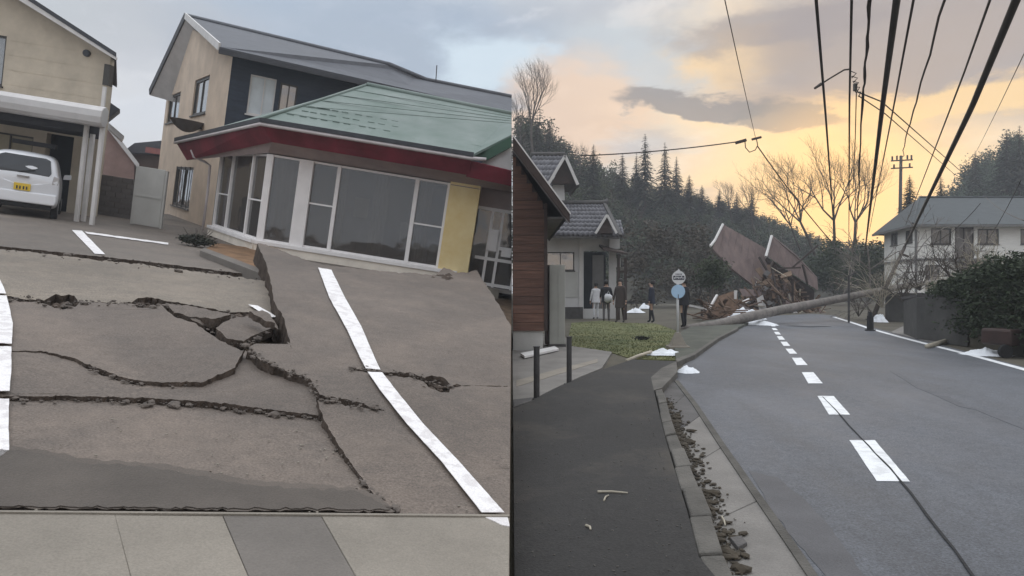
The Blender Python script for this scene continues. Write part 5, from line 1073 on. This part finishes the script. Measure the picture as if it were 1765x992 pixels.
# ================================================================== TREES, HILLS, WIRES, PEOPLE
BRANCH = mat('bare_branch', (.07, .056, .046), .9, .25, 3, .2, 20); NEEDLE = mat('cedar_needles', (.036, .046, .028), .85, .5, .35, 0, col2=(.070, .068, .042)); WOODS = mat('hillside_woods', (.032, .060, .028), .9, .55, .18, 0, col2=(.090, .105, .048)); BROWNW = mat('brown_woods', (.075, .062, .045), .9, .4, .12, 0)
HILL = mat('hill_earth', (.05, .046, .034), .95, .4, .2, .5, 6)
def bare(p, h, seed, spread=.55, r0=.16, depth=6, split=3, lean=(0, 0)):
    rr = random.Random(seed); t = MB(); b = MB()
    def grow(p, d, l, r, k):
        m = p + d * l * .5 + V((rr.gauss(0, 1), rr.gauss(0, 1), rr.gauss(0, .5))) * l * .05; d2 = (d + V((rr.gauss(0, 1), rr.gauss(0, 1), .3)) * .10).normalized(); e = m + d2 * l * .5
        (t if k == 0 else b).tube([p, m, e], [r, r * .86, r * .72], 5 if k < 3 else 3, False)
        if k >= depth or r < .006: return
        n = split if k else split + 1
        for i in range(n):
            ang = rr.uniform(.25, .75) * spread / .55; az = 6.283 * i / n + rr.random() * 1.6; s = d2.orthogonal().normalized(); nd = (d2 * math.cos(ang) + (Matrix.Rotation(az, 3, d2) @ s) * math.sin(ang)); nd.z += .18; nd.normalize()
            grow(e if i < n - 1 or k == 0 else m, nd, l * rr.uniform(.62, .84), r * .72 * rr.uniform(.65, .9), k + 1)
    grow(V(p), V((lean[0], lean[1], 1)).normalized(), h * .28, r0, 0); return t, b
def bare_tree(px, py, d, h, seed, label, group='bare trees', name='bare_tree', **k):
    p = D(px, py, d); o = thing(name, label, 'tree', ROAD, p, group); t, b = bare(p, h, seed, **k); t.build('trunk', BRANCH, o, fix=False, smooth=True); b.build('crown', BRANCH, o, fix=False, smooth=True)
    return o
def conifer_mesh(h, w, seed, lv=18, nb=9, sub=3, mb=None, p=V((0, 0, 0)), crown0=.12):
    rr = random.Random(seed); mb = mb or MB()
    for i in range(lv):
        t = (i + rr.uniform(-.3, .3)) / lv; z = h * (crown0 + (1 - crown0) * t); R = w * (1 - t) ** .8 * (.75 + .45 * rr.random()) + .12
        for j in range(nb):
            if rr.random() < .12: continue
            a = 6.283 * (j + rr.random()) / nb; L = R * rr.uniform(.55, 1.15); d = V((math.cos(a), math.sin(a), 0)); s = V((-d.y, d.x, 0)); dr = rr.uniform(.10, .5)
            for k in range(sub):
                u0, u1 = k / sub, (k + 1) / sub; q0 = p + V((0, 0, z)) + d * L * u0 + V((0, 0, -dr * L * u0 * u0)); q1 = p + V((0, 0, z)) + d * L * u1 + V((0, 0, -dr * L * u1 * u1 + .1 * h / lv)); wd = (.55 - .35 * u0) * L * .55 * rr.uniform(.6, 1.2); tl = V((0, 0, rr.uniform(-.35, .15) * wd))
                mb.add([q0 - s * wd * .5 + tl, q0 + s * wd * .5 - tl, q1 + s * wd * .35 + tl, q1 - s * wd * .35], [[0, 1, 2, 3]])
    return mb
# hillsides: earth banks carrying woods. Each row: plan pixel, skyline height, distances of foot and ridge
def hillside(name, rows, foot_y=500):
    mb = MB(); n = len(rows)
    def prof(r, t): # foot to ridge
        px, py, d0, d1, zf = r; d = d0 + (d1 - d0) * t; zr = CAMH + (CY - py) * d1 / FPX; return V(((px - CX) / FPX * d, d, zf + (zr - zf) * (t ** 1.1) * 1.0))
    K = 10; vs = []
    for r in rows:
        for k in range(K + 1):
            p = prof(r, k / K); p.z += .8 * noise.noise(p * .12); vs.append(p)
        px, py, d0, d1, zf = r; vs.append(V(((px - CX) / FPX * (d1 + 60), d1 + 60, -1)))
    m = K + 2; mb.add(vs, [[i * m + k, (i + 1) * m + k, (i + 1) * m + k + 1, i * m + k + 1] for i in range(n - 1) for k in range(m - 1)])
    o = mb.build(name, HILL, frame=ROAD, kind='structure', smooth=True, fix=False, clip=False)
    def sample(u, t):
        i = min(int(u), n - 2); f = u - i; return prof(rows[i], t).lerp(prof(rows[i + 1], t), f)
    return sample, n - 1
# skyline pixel heights are of the ground; the trees stand on top of it
s1, n1 = hillside('wooded_hill', [(886, 248, 60, 80, .0), (930, 244, 60, 85, 0), (990, 296, 60, 92, 0), (1060, 322, 62, 100, 0), (1140, 345, 64, 105, 0), (1220, 362, 66, 108, 0), (1300, 386, 68, 110, 0), (1360, 412, 70, 112, 0), (1440, 438, 72, 115, 0), (1540, 448, 74, 118, 0)])
s2, n2 = hillside('right_hill', [(1600, 400, 75, 110, .0), (1650, 335, 74, 105, 0), (1700, 285, 72, 102, 0), (1765, 250, 70, 100, 0), (1850, 235, 70, 100, 0), (2000, 240, 70, 100, 0), (2300, 300, 70, 100, 0)])
rr = random.Random(9); wood = MB(); wood2 = MB()
for i in range(1500):
    u = rr.random() * n1; t = rr.random() ** .6; p = s1(u, t); px = CX + p.x / p.y * FPX
    if px < 888 + 8: continue
    h = rr.uniform(2.2, 4.6) * (1.15 if u < 3 else .85); 
    tgt = wood2 if rr.random() < .22 else wood
    if rr.random() < .22: conifer_mesh(h * 1.1, h * .34, i, 12, 9, 2, wood, p - V((0, 0, .3)))
    else:
        leafy(p + V((0, 0, h * .30)), (h * .38, h * .38, h * .34), 110, .20, i, mb=tgt); leafy(p + V((rr.uniform(-.2, .2) * h, 0, h * .58)), (h * .24, h * .24, h * .30), 60, .18, i + 5000, mb=tgt)
wood.build('hillside_wood', WOODS, frame=ROAD, kind='stuff', fix=False, label='dark wooded hillside left of the road', cat='woods', clip=False)
wood2.build('hillside_brush', BROWNW, frame=ROAD, kind='stuff', fix=False, label='brown leafless brush among the hillside conifers', cat='brush', clip=False)
wood = MB()
for i in range(520):
    u = rr.random() * n2 * .8; t = rr.random() ** .8; p = s2(u, t); h = rr.uniform(2.5, 5.0)
    if rr.random() < .16: conifer_mesh(h * 1.1, h * .34, i, 12, 9, 2, wood, p - V((0, 0, .3)))
    else:
        leafy(p + V((0, 0, h * .30)), (h * .45, h * .45, h * .38), 150, .20, i, mb=wood); leafy(p + V((rr.uniform(-.2, .2) * h, 0, h * .62)), (h * .28, h * .28, h * .30), 70, .18, i + 5000, mb=wood)
wood.build('right_hill_wood', mat('right_hill_woods', (.045, .080, .048), .9, .45, .22, 0, col2=(.085, .115, .065)), frame=ROAD, kind='stuff', fix=False, label='dense green woods on the hill behind the white building', cat='woods', clip=False)
# cedars that stand out against the sky
ced = {}
def cedar(px, top, base, d, w, var, label):
    a = D(px, base, d); h = (base - top) * d / FPX; o = thing('cedar_tree', label, 'tree', ROAD, a, 'cedars on the skyline')
    if var not in ced:
        c = conifer_mesh(10, 1.9, var * 17 + 3, 40, 15, 3, crown0=.04); tr = MB().tube([(0, 0, -.5), (0, 0, 5), (0, 0, 9.8)], [.16, .10, .02], 7)
        for k in range(30): z = random.uniform(.8, 8.5); q_ = random.random() * 6.28; tr.tube([V((0, 0, z)), V((math.cos(q_), math.sin(q_), -.1)) * (1.5 * (1 - z / 10.5)) + V((0, 0, z))], [.03, .008], 3, False)
        ced[var] = (c, tr)
    c, tr = ced[var]; sx = w * 1.25 * d / FPX / 3.5; sz_ = h / 10
    for nm, m_, mt in (('crown', c, NEEDLE), ('trunk', tr, BRANCH)):
        key = (nm, var)
        if key not in ced:
            me = bpy.data.meshes.new(nm); me.from_pydata([tuple(v) for v in m_.v], [], m_.f); me.materials.append(mt); ced[key] = me
        x = bpy.data.objects.new(nm, ced[key]); COL.objects.link(x); x.parent = o; x.scale = (sx, sx, sz_); x.rotation_euler = (0, 0, px)
CE = [(1023, 247, 320, 80, 26, 0, 'small cedar on the skyline above the tiled house'), (1073, 262, 345, 88, 30, 1, 'leftmost cedar of the tall skyline row'), (1097, 262, 350, 92, 26, 2, 'slim cedar just left of the tallest one'), (1112, 228, 350, 88, 36, 0, 'tallest cedar on the left skyline'), (1146, 244, 352, 90, 34, 1, 'second tallest cedar right of the tallest one'), (1166, 268, 352, 92, 26, 2, 'cedar right of the second tallest one'), (1188, 300, 358, 92, 28, 0, 'short cedar at the right end of the skyline row'), (1210, 318, 368, 95, 26, 1, 'small cedar beyond the right end of the row'), (1240, 325, 375, 98, 24, 2, 'small dark cedar left of the bare trees'), (1270, 330, 385, 98, 26, 0, 'low cedar below the left bare tree'), (1296, 325, 392, 98, 24, 1, 'dark cedar among the bare trees on the hill shoulder'), (947, 205, 300, 78, 26, 2, 'dark cedar under the bare tree at the picture centre'), (926, 196, 300, 76, 30, 1, 'dark cedar beside the trunk of the bare tree at the centre'), (1568, 300, 372, 62, 34, 1, 'dark cedar above the corner of the white building roof'), (1622, 300, 372, 66, 26, 2, 'slim cedar behind the white building roof'), (1681, 258, 340, 92, 26, 0, 'pointed cedar at the left shoulder of the right hill'), (1735, 222, 330, 86, 42, 1, 'broad cedar crowning the right hill'), (1757, 214, 330, 85, 34, 2, 'rightmost cedar on top of the right hill')]
for q_ in CE: cedar(*q_)
bare_tree(918, 262, 74, 10.5, 12, 'large bare tree on the hilltop at the picture centre', spread=.50, r0=.15, depth=7, lean=(.05, 0))
bare_tree(897, 262, 78, 8.0, 15, 'smaller bare tree left of the large hilltop one', spread=.42, r0=.09, depth=6)
bare_tree(1000, 305, 86, 5.5, 16, 'small bare sapling on the slope right of the hilltop tree', spread=.5, r0=.06, depth=5)
bare_tree(1405, 440, 66, 11.5, 22, 'wide bare tree leaning left against the bright sky', spread=.62, r0=.15, depth=7, lean=(-.55, 0))
bare_tree(1432, 440, 62, 11.0, 23, 'bare tree upright at the middle of the bright sky', spread=.5, r0=.15, depth=7, lean=(-.05, 0))
bare_tree(1470, 440, 62, 10.5, 27, 'bare tree leaning right beside the overhead cables', spread=.5, r0=.14, depth=7, lean=(.14, 0))
bare_tree(1380, 432, 70, 9.5, 29, 'low spreading bare tree on the hill shoulder', spread=.6, r0=.11, depth=6, lean=(-.35, 0))
bare_tree(1300, 400, 84, 7.5, 33, 'bare tree among the small cedars of the left hill', spread=.5, r0=.10, depth=6, lean=(-.1, 0))
bare_tree(1262, 385, 88, 6.5, 35, 'thin bare tree at the left end of the bare row', spread=.45, r0=.08, depth=6)
# dark thicket closing the view at the end of the road, bush by the wreck
tk = MB()
for i in range(46):
    px = rr.uniform(1395, 1535); leafy(D(px, rr.uniform(428, 490), rr.uniform(56, 60)), (1.3, 1.0, 1.1), 130, .16, i + 200, mb=tk)
tk.build('roadside_thicket', WOODS, frame=ROAD, kind='stuff', fix=False, label='dark thicket closing the view at the end of the road', cat='thicket')
tk = MB()
for i in range(60):
    px = rr.uniform(1075, 1250); leafy(D(px, rr.uniform(395, 520), rr.uniform(50, 56)), (1.2, 1.0, .9), 110, .16, i + 300, mb=tk)
tk.build('hill_foot_brush', BROWNW, frame=ROAD, kind='stuff', fix=False, label='brown brush at the foot of the wooded hill', cat='brush')
bu = thing('round_bush', 'dark rounded evergreen bush in front of the left roof slab', 'bush', ROAD, D(1228, 530, 38)); leafy(D(1228, 470, 38), (1.15, 1.0, 1.1), 1700, .10, 77).build('crown', WOODS, bu, fix=False)
MB().tube([V((D(1228, 500, 38).x, 38, 0)), D(1228, 470, 38)], [.12, .05], 6).build('trunk', BARK, bu)
# ------------------------------------------------------------------ fallen tree across the road
ft = thing('fallen_tree', 'fallen grey tree trunk lying across the road with broken crown', 'tree', ROAD, G(1185, 572))
pth = [(1178, 566, 24.5), (1230, 560, 25.5), (1290, 546, 27), (1350, 533, 28.5), (1420, 520, 30), (1500, 504, 31.5), (1560, 493, 32.5), (1604, 486, 33.5), (1640, 481, 34.2)]
TRUNK = mat('fallen_trunk_bark', (.19, .17, .155), .9, .3, 4, .7, 18)
MB().tube([D(*q_) for q_ in pth], [.12, .17, .20, .19, .175, .16, .14, .11, .07], 12).build('trunk', TRUNK, ft, smooth=True)
fbm_ = MB(); rg = random.Random(8)
def twig(p, d, l, r, k):
    m = p + d * l * .5 + V((rg.gauss(0, 1), rg.gauss(0, 1), rg.gauss(0, 1))) * l * .06; e = m + d * l * .5; fbm_.tube([p, m, e], [r, r * .8, r * .6], 4, False)
    if k < 4:
        for _ in range(3): twig(rg.choice((m, e)), (d + V((rg.gauss(0, .6), rg.gauss(0, .5), rg.gauss(.1, .5)))).normalized(), l * .62, r * .6, k + 1)
for (x, y, d_, dx, dz, l, r) in [(1500, 504, 31.5, -.2, .9, 2.2, .05), (1480, 508, 31, .4, -.6, 1.6, .04), (1540, 497, 32.2, .5, .8, 2.0, .05), (1560, 493, 32.5, .3, -.7, 1.8, .04), (1600, 487, 33.4, .8, .4, 2.0, .04), (1600, 487, 33.4, .6, -.4, 2.0, .04), (1450, 514, 30.6, .3, .6, 1.4, .035), (1520, 500, 31.8, -.6, -.5, 1.5, .03)]:
    twig(D(x, y, d_), V((dx, rg.uniform(-.4, .4), dz)).normalized(), l, r, 0)
fbm_.build('branch', TRUNK, ft, fix=False)
lt = thing('leaning_pole', 'broken dark pole leaning against the fallen tree before the white building', 'pole', ROAD, D(1500, 565, 31))
MB().tube([D(1500, 560, 30.5), D(1520, 508, 31), D(1560, 424, 32)], [.10, .10, .07], 8).build('shaft', BRANCH, lt, smooth=True); MB().bar(D(1550, 436, 31.6), D(1566, 442, 31.6), .08).build('stub', BRANCH, lt)
ps = thing('thin_steel_pole', 'thin dark upright pole at the far right road edge', 'pole', ROAD, G(1463, 556)); g = G(1463, 556); MB().tube([g, g + V((0, 0, 82 * g.y / FPX))], .045, 8).build('shaft', POST, ps); MB().bar(g + V((0, 0, 80 * g.y / FPX)), g + V((.35, 0, 88 * g.y / FPX)), .04).build('bracket', POST, ps)
br = thing('fallen_branch', 'pale fallen branch on the verge beneath the hedge', 'branch', ROAD, G(1640, 592)); MB().tube([G(1598, 597, .05), D(1640, 585, 18.6), D(1672, 574, 18.0)], [.06, .07, .08], 7).build('limb', STRAW, br, smooth=True)
MB().tube([D(1640, 585, 18.6), D(1655, 572, 18.4)], [.03, .015], 5).build('twig', STRAW, br)
def brushy(px, py, d, seed, label, n=10, l=1.2):
    o = thing('bare_shrub', label, 'shrub', ROAD, D(px, py, d), 'bare shrubs'); global fbm_; fbm_ = MB(); rg.seed(seed)
    for k in range(n): twig(D(px, py, d), V((rg.gauss(0, .5), rg.gauss(0, .4), 1)).normalized(), l * rg.uniform(.6, 1.1), .02, 1)
    fbm_.build('branch', STRAW if seed % 2 else BRANCH, o, fix=False)
brushy(1520, 530, 30, 51, 'tangle of broken twigs below the fallen crown', 14, 1.3); brushy(1585, 500, 28, 52, 'broken twigs hanging over the retaining wall', 12, 1.0); brushy(1655, 495, 22, 54, 'bare twigs rising between the gate pier and the hedge', 12, 1.0); brushy(1622, 520, 26, 41, 'pale broken shrub on the wall before the white building', 9, .9); brushy(1690, 492, 20, 43, 'pale bare shrub growing out of the hedge top', 8, .8); brushy(1480, 545, 33, 44, 'bare roadside shrub behind the thin dark pole', 8, 1.2); brushy(1555, 520, 29, 46, 'dark bare shrub on the retaining wall', 8, .9)
# ------------------------------------------------------------------ utility pole and overhead cables
up = thing('utility_pole', 'distant utility pole with cross arms above the white building', 'utility pole', ROAD, D(1552, 440, 60)); k6 = 60 / FPX
MB().tube([D(1550, 470, 60), D(1553, 268, 60)], [.17, .12], 10).build('shaft', POST, up, smooth=True)
for y in (277, 290): MB().bar(D(1536, y, 59.8), D(1573, y - 2, 59.8), .10).build('cross_arm', POST, up)
for x, y in ((1538, 272), (1546, 271), (1564, 270), (1571, 270), (1541, 286), (1568, 284)): MB().tube([D(x, y + 4, 59.8), D(x, y - 3, 59.8)], .07, 6).build('insulator', POST, up)
CABLE = mat('black_cable', (.045, .036, .030), .7, .3, 2, .1, 20); CBX = mat('wire_grey', (.07, .065, .06), .6, .2, 2, .1, 20)
def cable(pts, r, label, wig=0.0, m=None, ext=True, n=28, sag=.10, name='power_cable', strands=1):
    P = [D(*q_) for q_ in pts]
    if ext: a = P[0]; d = (P[0] - P[1]); P[0] = a + d * min(.9, (a.y - 1.2) / max(.5, -d.y)) if d.y < 0 else a
    if len(P) == 2:
        a, b = P; P = [a.lerp(b, i / n) - V((0, 0, sag * 4 * (i / n) * (1 - i / n))) for i in range(n + 1)]
    if len(P) == 3:
        a, b, c_ = P; P = [(a.lerp(b, t / 20) if t <= 20 else b.lerp(c_, (t - 20) / 20)) for t in range(41)]; P = [P[0]] + [(P[i - 1] + P[i] * 2 + P[i + 1]) / 4 for i in range(1, 40)] + [P[-1]]
    if wig: P = [p + V((noise.noise(V((i * .45, pts[0][0], 0))), 0, noise.noise(V((i * .5, 3, pts[0][0]))))) * wig * p.y * .012 for i, p in enumerate(P)]
    r *= .72; o = MB().tube(P, r, 7)
    if strands > 1:
        for s_ in range(strands - 1):
            o.tube([p + V((math.cos(i * .8 + s_ * 3), 0, math.sin(i * .8 + s_ * 3))) * r * 1.1 for i, p in enumerate(P)], r * .5, 5)
    return o.build(name, m or CABLE, frame=ROAD, label=label, cat='cable', group='overhead cables', smooth=True, clip=False)
cable([(1410, 40, 9), (1424, 210, 14), (1440, 436, 50)], .028, 'thick overhead cable farthest left of the bundle', sag=0)
cable([(1467, 40, 9), (1464, 180, 13), (1463, 432, 50)], .024, 'straight vertical looking overhead cable carrying the lamp arm')
cable([(1497, 40, 9), (1487, 170, 13), (1475, 432, 50)], .024, 'twisted overhead cable with loose strands beside the vertical one', wig=.25, strands=3, ext=True)
cable([(1540, 40, 8), (1520, 190, 12), (1490, 440, 50)], .055, 'thickest black overhead cable bundle in the middle')
cable([(1567, 40, 9), (1541, 180, 14), (1498, 400, 52)], .022, 'thin overhead cable just right of the thickest bundle')
cable([(1617, 40, 9), (1560, 240, 20), (1553, 290, 58)], .022, 'wavy overhead cable running to the distant utility pole', wig=.5)
cable([(1692, 40, 9), (1660, 130, 12), (1556, 400, 58)], .022, 'medium overhead cable left of the thick slanting one')
cable([(1735, 40, 8), (1675, 185, 11), (1560, 424, 32)], .062, 'thick slanting overhead cable towards the upper right corner')
cable([(1768, 78, 12), (1682, 262, 40)], .012, 'thin wire at the right edge under the violet cloud')
cable([(1260, 40, 14), (1302, 236, 30)], .014, 'thin lone wire dropping from the top to the hanging loop')
cable([(1000, 268, 30), (1284, 242, 30)], .035, 'nearly level cable running left to the hanging loop', ext=False, sag=.1)
cable([(1306, 252, 30), (1440, 424, 36)], .035, 'cable sloping down right from the hanging loop', ext=False, sag=.15)
lp = [D(1284, 243, 30), D(1285, 254, 30), D(1292, 262, 30), D(1302, 258, 30), D(1306, 250, 30), D(1304, 238, 30)]
cable([(1284, 243, 30), (1285, 254, 30), (1292, 262, 30), (1302, 258, 30), (1306, 250, 30), (1304, 240, 30)], .03, 'small hanging loop joining the level and sloping cables', ext=False, name='cable_loop')
cl = thing('cable_clamp', 'dark clamp at the top of the hanging cable loop', 'clamp', ROAD, D(1304, 240, 30)); MB().bar(D(1296, 240, 29.9), D(1312, 236, 29.9), .09).build('body', CABLE, cl); MB().bar(D(1268, 246, 29.9), D(1286, 241, 29.9), .12).build('sleeve', CABLE, cl)
cable([(1478, 158, 15), (1520, 175, 17), (1662, 300, 38)], .022, 'upper cross cable sloping down right behind the bundle', ext=False); cable([(1480, 165, 15), (1525, 195, 17), (1645, 300, 38)], .018, 'lower cross cable sloping down right behind the bundle', ext=False)
cable([(1760, 310, 14), (1690, 430, 20)], .010, 'thin wire falling across the white building at the right edge', ext=False); cable([(1765, 380, 16), (1700, 340, 30)], .012, 'slack wire crossing before the white building roof', ext=False)
cable([(1690, 500, 17), (1720, 524, 16.5), (1765, 530, 16)], .016, 'pale loose cable hanging over the hedge', ext=False, m=STRAW); cable([(1572, 500, 28), (1590, 515, 27.6), (1612, 519, 27.4)], .014, 'pale loose cable hanging on the retaining wall', ext=False, m=STRAW)
for k_, (a_, b_, lb) in enumerate([((1500, 470, 30), (1580, 505, 28), 'loose wire sagging from the leaning pole to the retaining wall'), ((1610, 455, 30), (1700, 470, 19), 'slack wire sagging across the front of the white building to the hedge'), ((1560, 424, 32), (1690, 350, 26), 'taut wire from the leaning pole up to the right edge'), ((1463, 480, 36), (1520, 500, 31), 'short drooping wire between the thin pole and the fallen crown')]):
    cable([a_, b_], .016, lb, ext=False, sag=.35 + .1 * k_)
la = thing('lamp_arm', 'thin street lamp arm with junction hardware on the vertical cable', 'street lamp', ROAD, D(1463, 140, 12.6))
MB().tube([D(1464, 119, 12.6), D(1455, 120, 12.6), D(1430, 135, 12.6), D(1405, 151, 12.6)], .016, 6).build('arm', CABLE, la, smooth=True); MB().tube([D(1416, 144, 12.6), D(1404, 152, 12.6)], [.03, .02], 8).build('lamp_head', CABLE, la)
for k in range(5): MB().tube([D(1466 + k * 2, 122 + k * 9, 12.6), D(1476 + k * 2, 126 + k * 8, 12.5), D(1468 + k * 3, 134 + k * 8, 12.6)], .010, 5).build('coil', CABLE, la, smooth=True)
MB().box(D(1474, 150, 12.6), (.06, .06, .14)).build('junction_box', CBX, la, bevel=.01); MB().tube([D(1476, 158, 12.6), D(1474, 240, 15), D(1470, 330, 22)], .010, 5).build('drop_wire', CABLE, la)
# ------------------------------------------------------------------ people
SKIN = mat('skin', (.42, .27, .20), .6, .08, 4, 0); HAIR = mat('black_hair', (.014, .012, .011), .6, .3, 9, .3, 30)
def cloth(name, c): return mat('cloth_' + name, c, .9, .15, 8, .3, 30)
def person(px, py, h, face, coat, legs, label, z=.04, arm=(.08, .08), bend=(0, 0), hood=None, step=.10, d=None):
    p = G(px, py, z) if d is None else V((D(px, py, d).x, d, z)); o = thing('person', label, 'person', ROAD, p, None); s = h / 1.7
    J = [(0, 0, .93), (0, .0, 1.10), (0, -.01, 1.28), (0, -.01, 1.42), (0, .0, 1.50), (0, .02, 1.575), (0, .025, 1.66)]; r = [.135, .125, .15, .12, .052, .075, .082]; E = [(i, i + 1) for i in range(6)]
    for sd, ab in ((1, arm[0]), (-1, arm[1])):
        b = len(J); J += [(sd * .17, -.01, 1.40), (sd * (.20 + ab * .5), .0 + bend[0] * .1, 1.13), (sd * (.19 + ab), .04 + bend[0] * .35, .90 + bend[0] * .25), (sd * (.19 + ab), .06 + bend[0] * .42, .83 + bend[0] * .27)]; r += [.068, .052, .038, .036]; E += [(3, b), (b, b + 1), (b + 1, b + 2), (b + 2, b + 3)]
        b = len(J); J += [(sd * .09, 0, .84), (sd * .10, .02 + sd * step * .5, .48), (sd * .105, -.02 + sd * step, .09), (sd * .115, .10 + sd * step, .035)]; r += [.092, .062, .046, .040]; E += [(0, b), (b, b + 1), (b + 1, b + 2), (b + 2, b + 3)]
    me = bpy.data.meshes.new('skeleton'); me.from_pydata([V(j) * s for j in J], E, []); t = bpy.data.objects.new('skeleton', me); COL.objects.link(t)
    m_ = t.modifiers.new('skin', 'SKIN'); m_.use_smooth_shade = True
    for i, v in enumerate(me.skin_vertices[0].data): v.radius = (r[i] * s * (1.25 if i in (0, 1, 2) else 1), r[i] * s * (.85 if i in (0, 1, 2) else 1)); v.use_root = (i == 0)
    t.modifiers.new('sub', 'SUBSURF').levels = 1
    dg = bpy.context.evaluated_depsgraph_get(); ev = t.evaluated_get(dg); em = ev.to_mesh(); Rz = Matrix.Rotation(face, 3, 'Z'); mb = MB()
    for f in em.polygons:
        c = f.center / s; mi = 0
        if c.z > 1.49 or (abs(c.x) > .15 and c.z < .90 + bend[0] * .25 and c.z > .55): mi = 0
        elif c.z > (.60 if hood == 'long' else .88) : mi = 1
        elif c.z > .07: mi = 2
        else: mi = 3
        mb.f.append(list(f.vertices)); mb.mi.append(mi)
    mb.v = [p + Rz @ v.co for v in em.vertices]; ev.to_mesh_clear(); bpy.data.objects.remove(t)
    for sd, ab in ((1, arm[0]), (-1, arm[1])):            # five short bent fingers on each hand
        w = V((sd * (.19 + ab), .06 + bend[0] * .42, .83 + bend[0] * .27)) * s
        for k in range(5):
            a = w + V((0, (k - 2) * .017, -.02)) * s; L = (.05, .075, .08, .072, .055)[k] * s; e = V((0, .05 if k == 4 else .0, -.04)) * s
            mb.tube([p + Rz @ a, p + Rz @ (a + V((-sd * .004, 0, -L * .55)) + e * .4), p + Rz @ (a + V((-sd * .02, 0, -L)) + e * .5)], [.011 * s, .010 * s, .008 * s], 5, True, 0)
    for x, y, z2, rr_ in ((-.03, .095, 1.645, .010), (.03, .095, 1.645, .010)): mb.rock(p + Rz @ (V((x, y + .005, z2)) * s), (rr_ * s, rr_ * s, rr_ * s), 3, seed=1)
    mb.rock(p + Rz @ (V((0, .108, 1.612)) * s), (.014 * s, .02 * s, .022 * s), 0, seed=2)
    body = mb.build('body', [SKIN, coat, legs, TYRE], o, smooth=True, fix=False)
    hb = MB(); bm = bmesh.new(); bmesh.ops.create_uvsphere(bm, u_segments=14, v_segments=10, radius=.108 * s); bm.verts.index_update()
    hb.v = [p + Rz @ (V((v.co.x * .95, v.co.y * 1.05, v.co.z * 1.15)) + V((0, -.008 if v.co.y > 0 else -.0, 1.655)) * s + (V((0, -.045, .012)) * s)) for v in bm.verts]; hb.f = [[v.index for v in f.verts] for f in bm.faces if f.calc_center_median().z > -.07 * s]; hb.mi = [0] * len(hb.f); bm.free()
    hb.build('hair', HAIR if hood != 'white' else cloth('white', (.6, .6, .62)), o, smooth=True, fix=False)
    # jacket hem flaring over the hips
    c = MB(); zc = [1.40, 1.15, .92, .60 if hood == 'long' else .80]; rc_ = [.155, .165, .185, .20]; n = 14
    vs = [p + Rz @ (V((math.cos(6.283 * j / n) * rc_[i] * 1.12, math.sin(6.283 * j / n) * rc_[i] * .78 - .005, zc[i])) * s) for i in range(4) for j in range(n)]
    c.add(vs, [[i * n + j, i * n + (j + 1) % n, (i + 1) * n + (j + 1) % n, (i + 1) * n + j] for i in range(3) for j in range(n)]); c.build('jacket', coat, o, smooth=True, fix=False)
    return o
blk = cloth('black', (.018, .018, .022)); nav = cloth('navy', (.022, .026, .045)); wht = cloth('white', (.60, .60, .62)); brn = cloth('brown', (.055, .042, .038)); gry = cloth('grey', (.13, .12, .125))
person(1027, 543, 1.60, .3, wht, wht, 'person in white clothes standing by the house entrance', d=31.6, step=.03)
person(1045, 553, 1.68, -.2, blk, gry, 'person in black top with white bag in front of the house entrance', bend=(.5, 0), step=.05)
bag = thing('white_bag', 'white bag held by the person in the black top', 'bag', ROAD, G(1045, 553, .04) + V((.05, -.28, .85))); bq = G(1047, 553, .04)
MB().rock(bq + V((0, -.30, .98)), (.22, .10, .20), seed=4, sub=2).build('sack', wht, bag, smooth=True); MB().tube([bq + V((-.08, -.3, 1.12)), bq + V((0, -.28, 1.28)), bq + V((.08, -.3, 1.12))], .012, 5).build('strap', wht, bag)
person(1069, 556, 1.72, 2.6, brn, brn, 'person in long dark brown coat standing on the lawn edge', hood='long', step=.12)
person(1123, 556, 1.66, 1.2, nav, blk, 'person in navy jacket and black trousers between the house and the bus stop', step=.10)
person(1179, 564, 1.62, .6, blk, blk, 'person in black standing behind the bus stop sign', z=.09, step=.05)
# ------------------------------------------------------------------ evening haze: one closed box of thin air
hz_m = bpy.data.materials.new('evening_haze'); hz_m.use_nodes = True; _n = hz_m.node_tree.nodes; _n.clear()
_v = _n.new('ShaderNodeVolumePrincipled'); _v.inputs['Color'].default_value = (.86, .90, .96, 1); _v.inputs['Density'].default_value = .0016; _v.inputs['Anisotropy'].default_value = 0.0
_o = _n.new('ShaderNodeOutputMaterial'); hz_m.node_tree.links.new(_v.outputs[0], _o.inputs['Volume'])
MB().prism([(-135, -12, -2.5), (135, -12, -2.5), (135, 190, -2.5), (-135, 190, -2.5)], (0, 0, 36)).build('haze', hz_m, frame=ROAD, kind='stuff', clip=False, label='thin evening haze over the whole place', cat='haze')
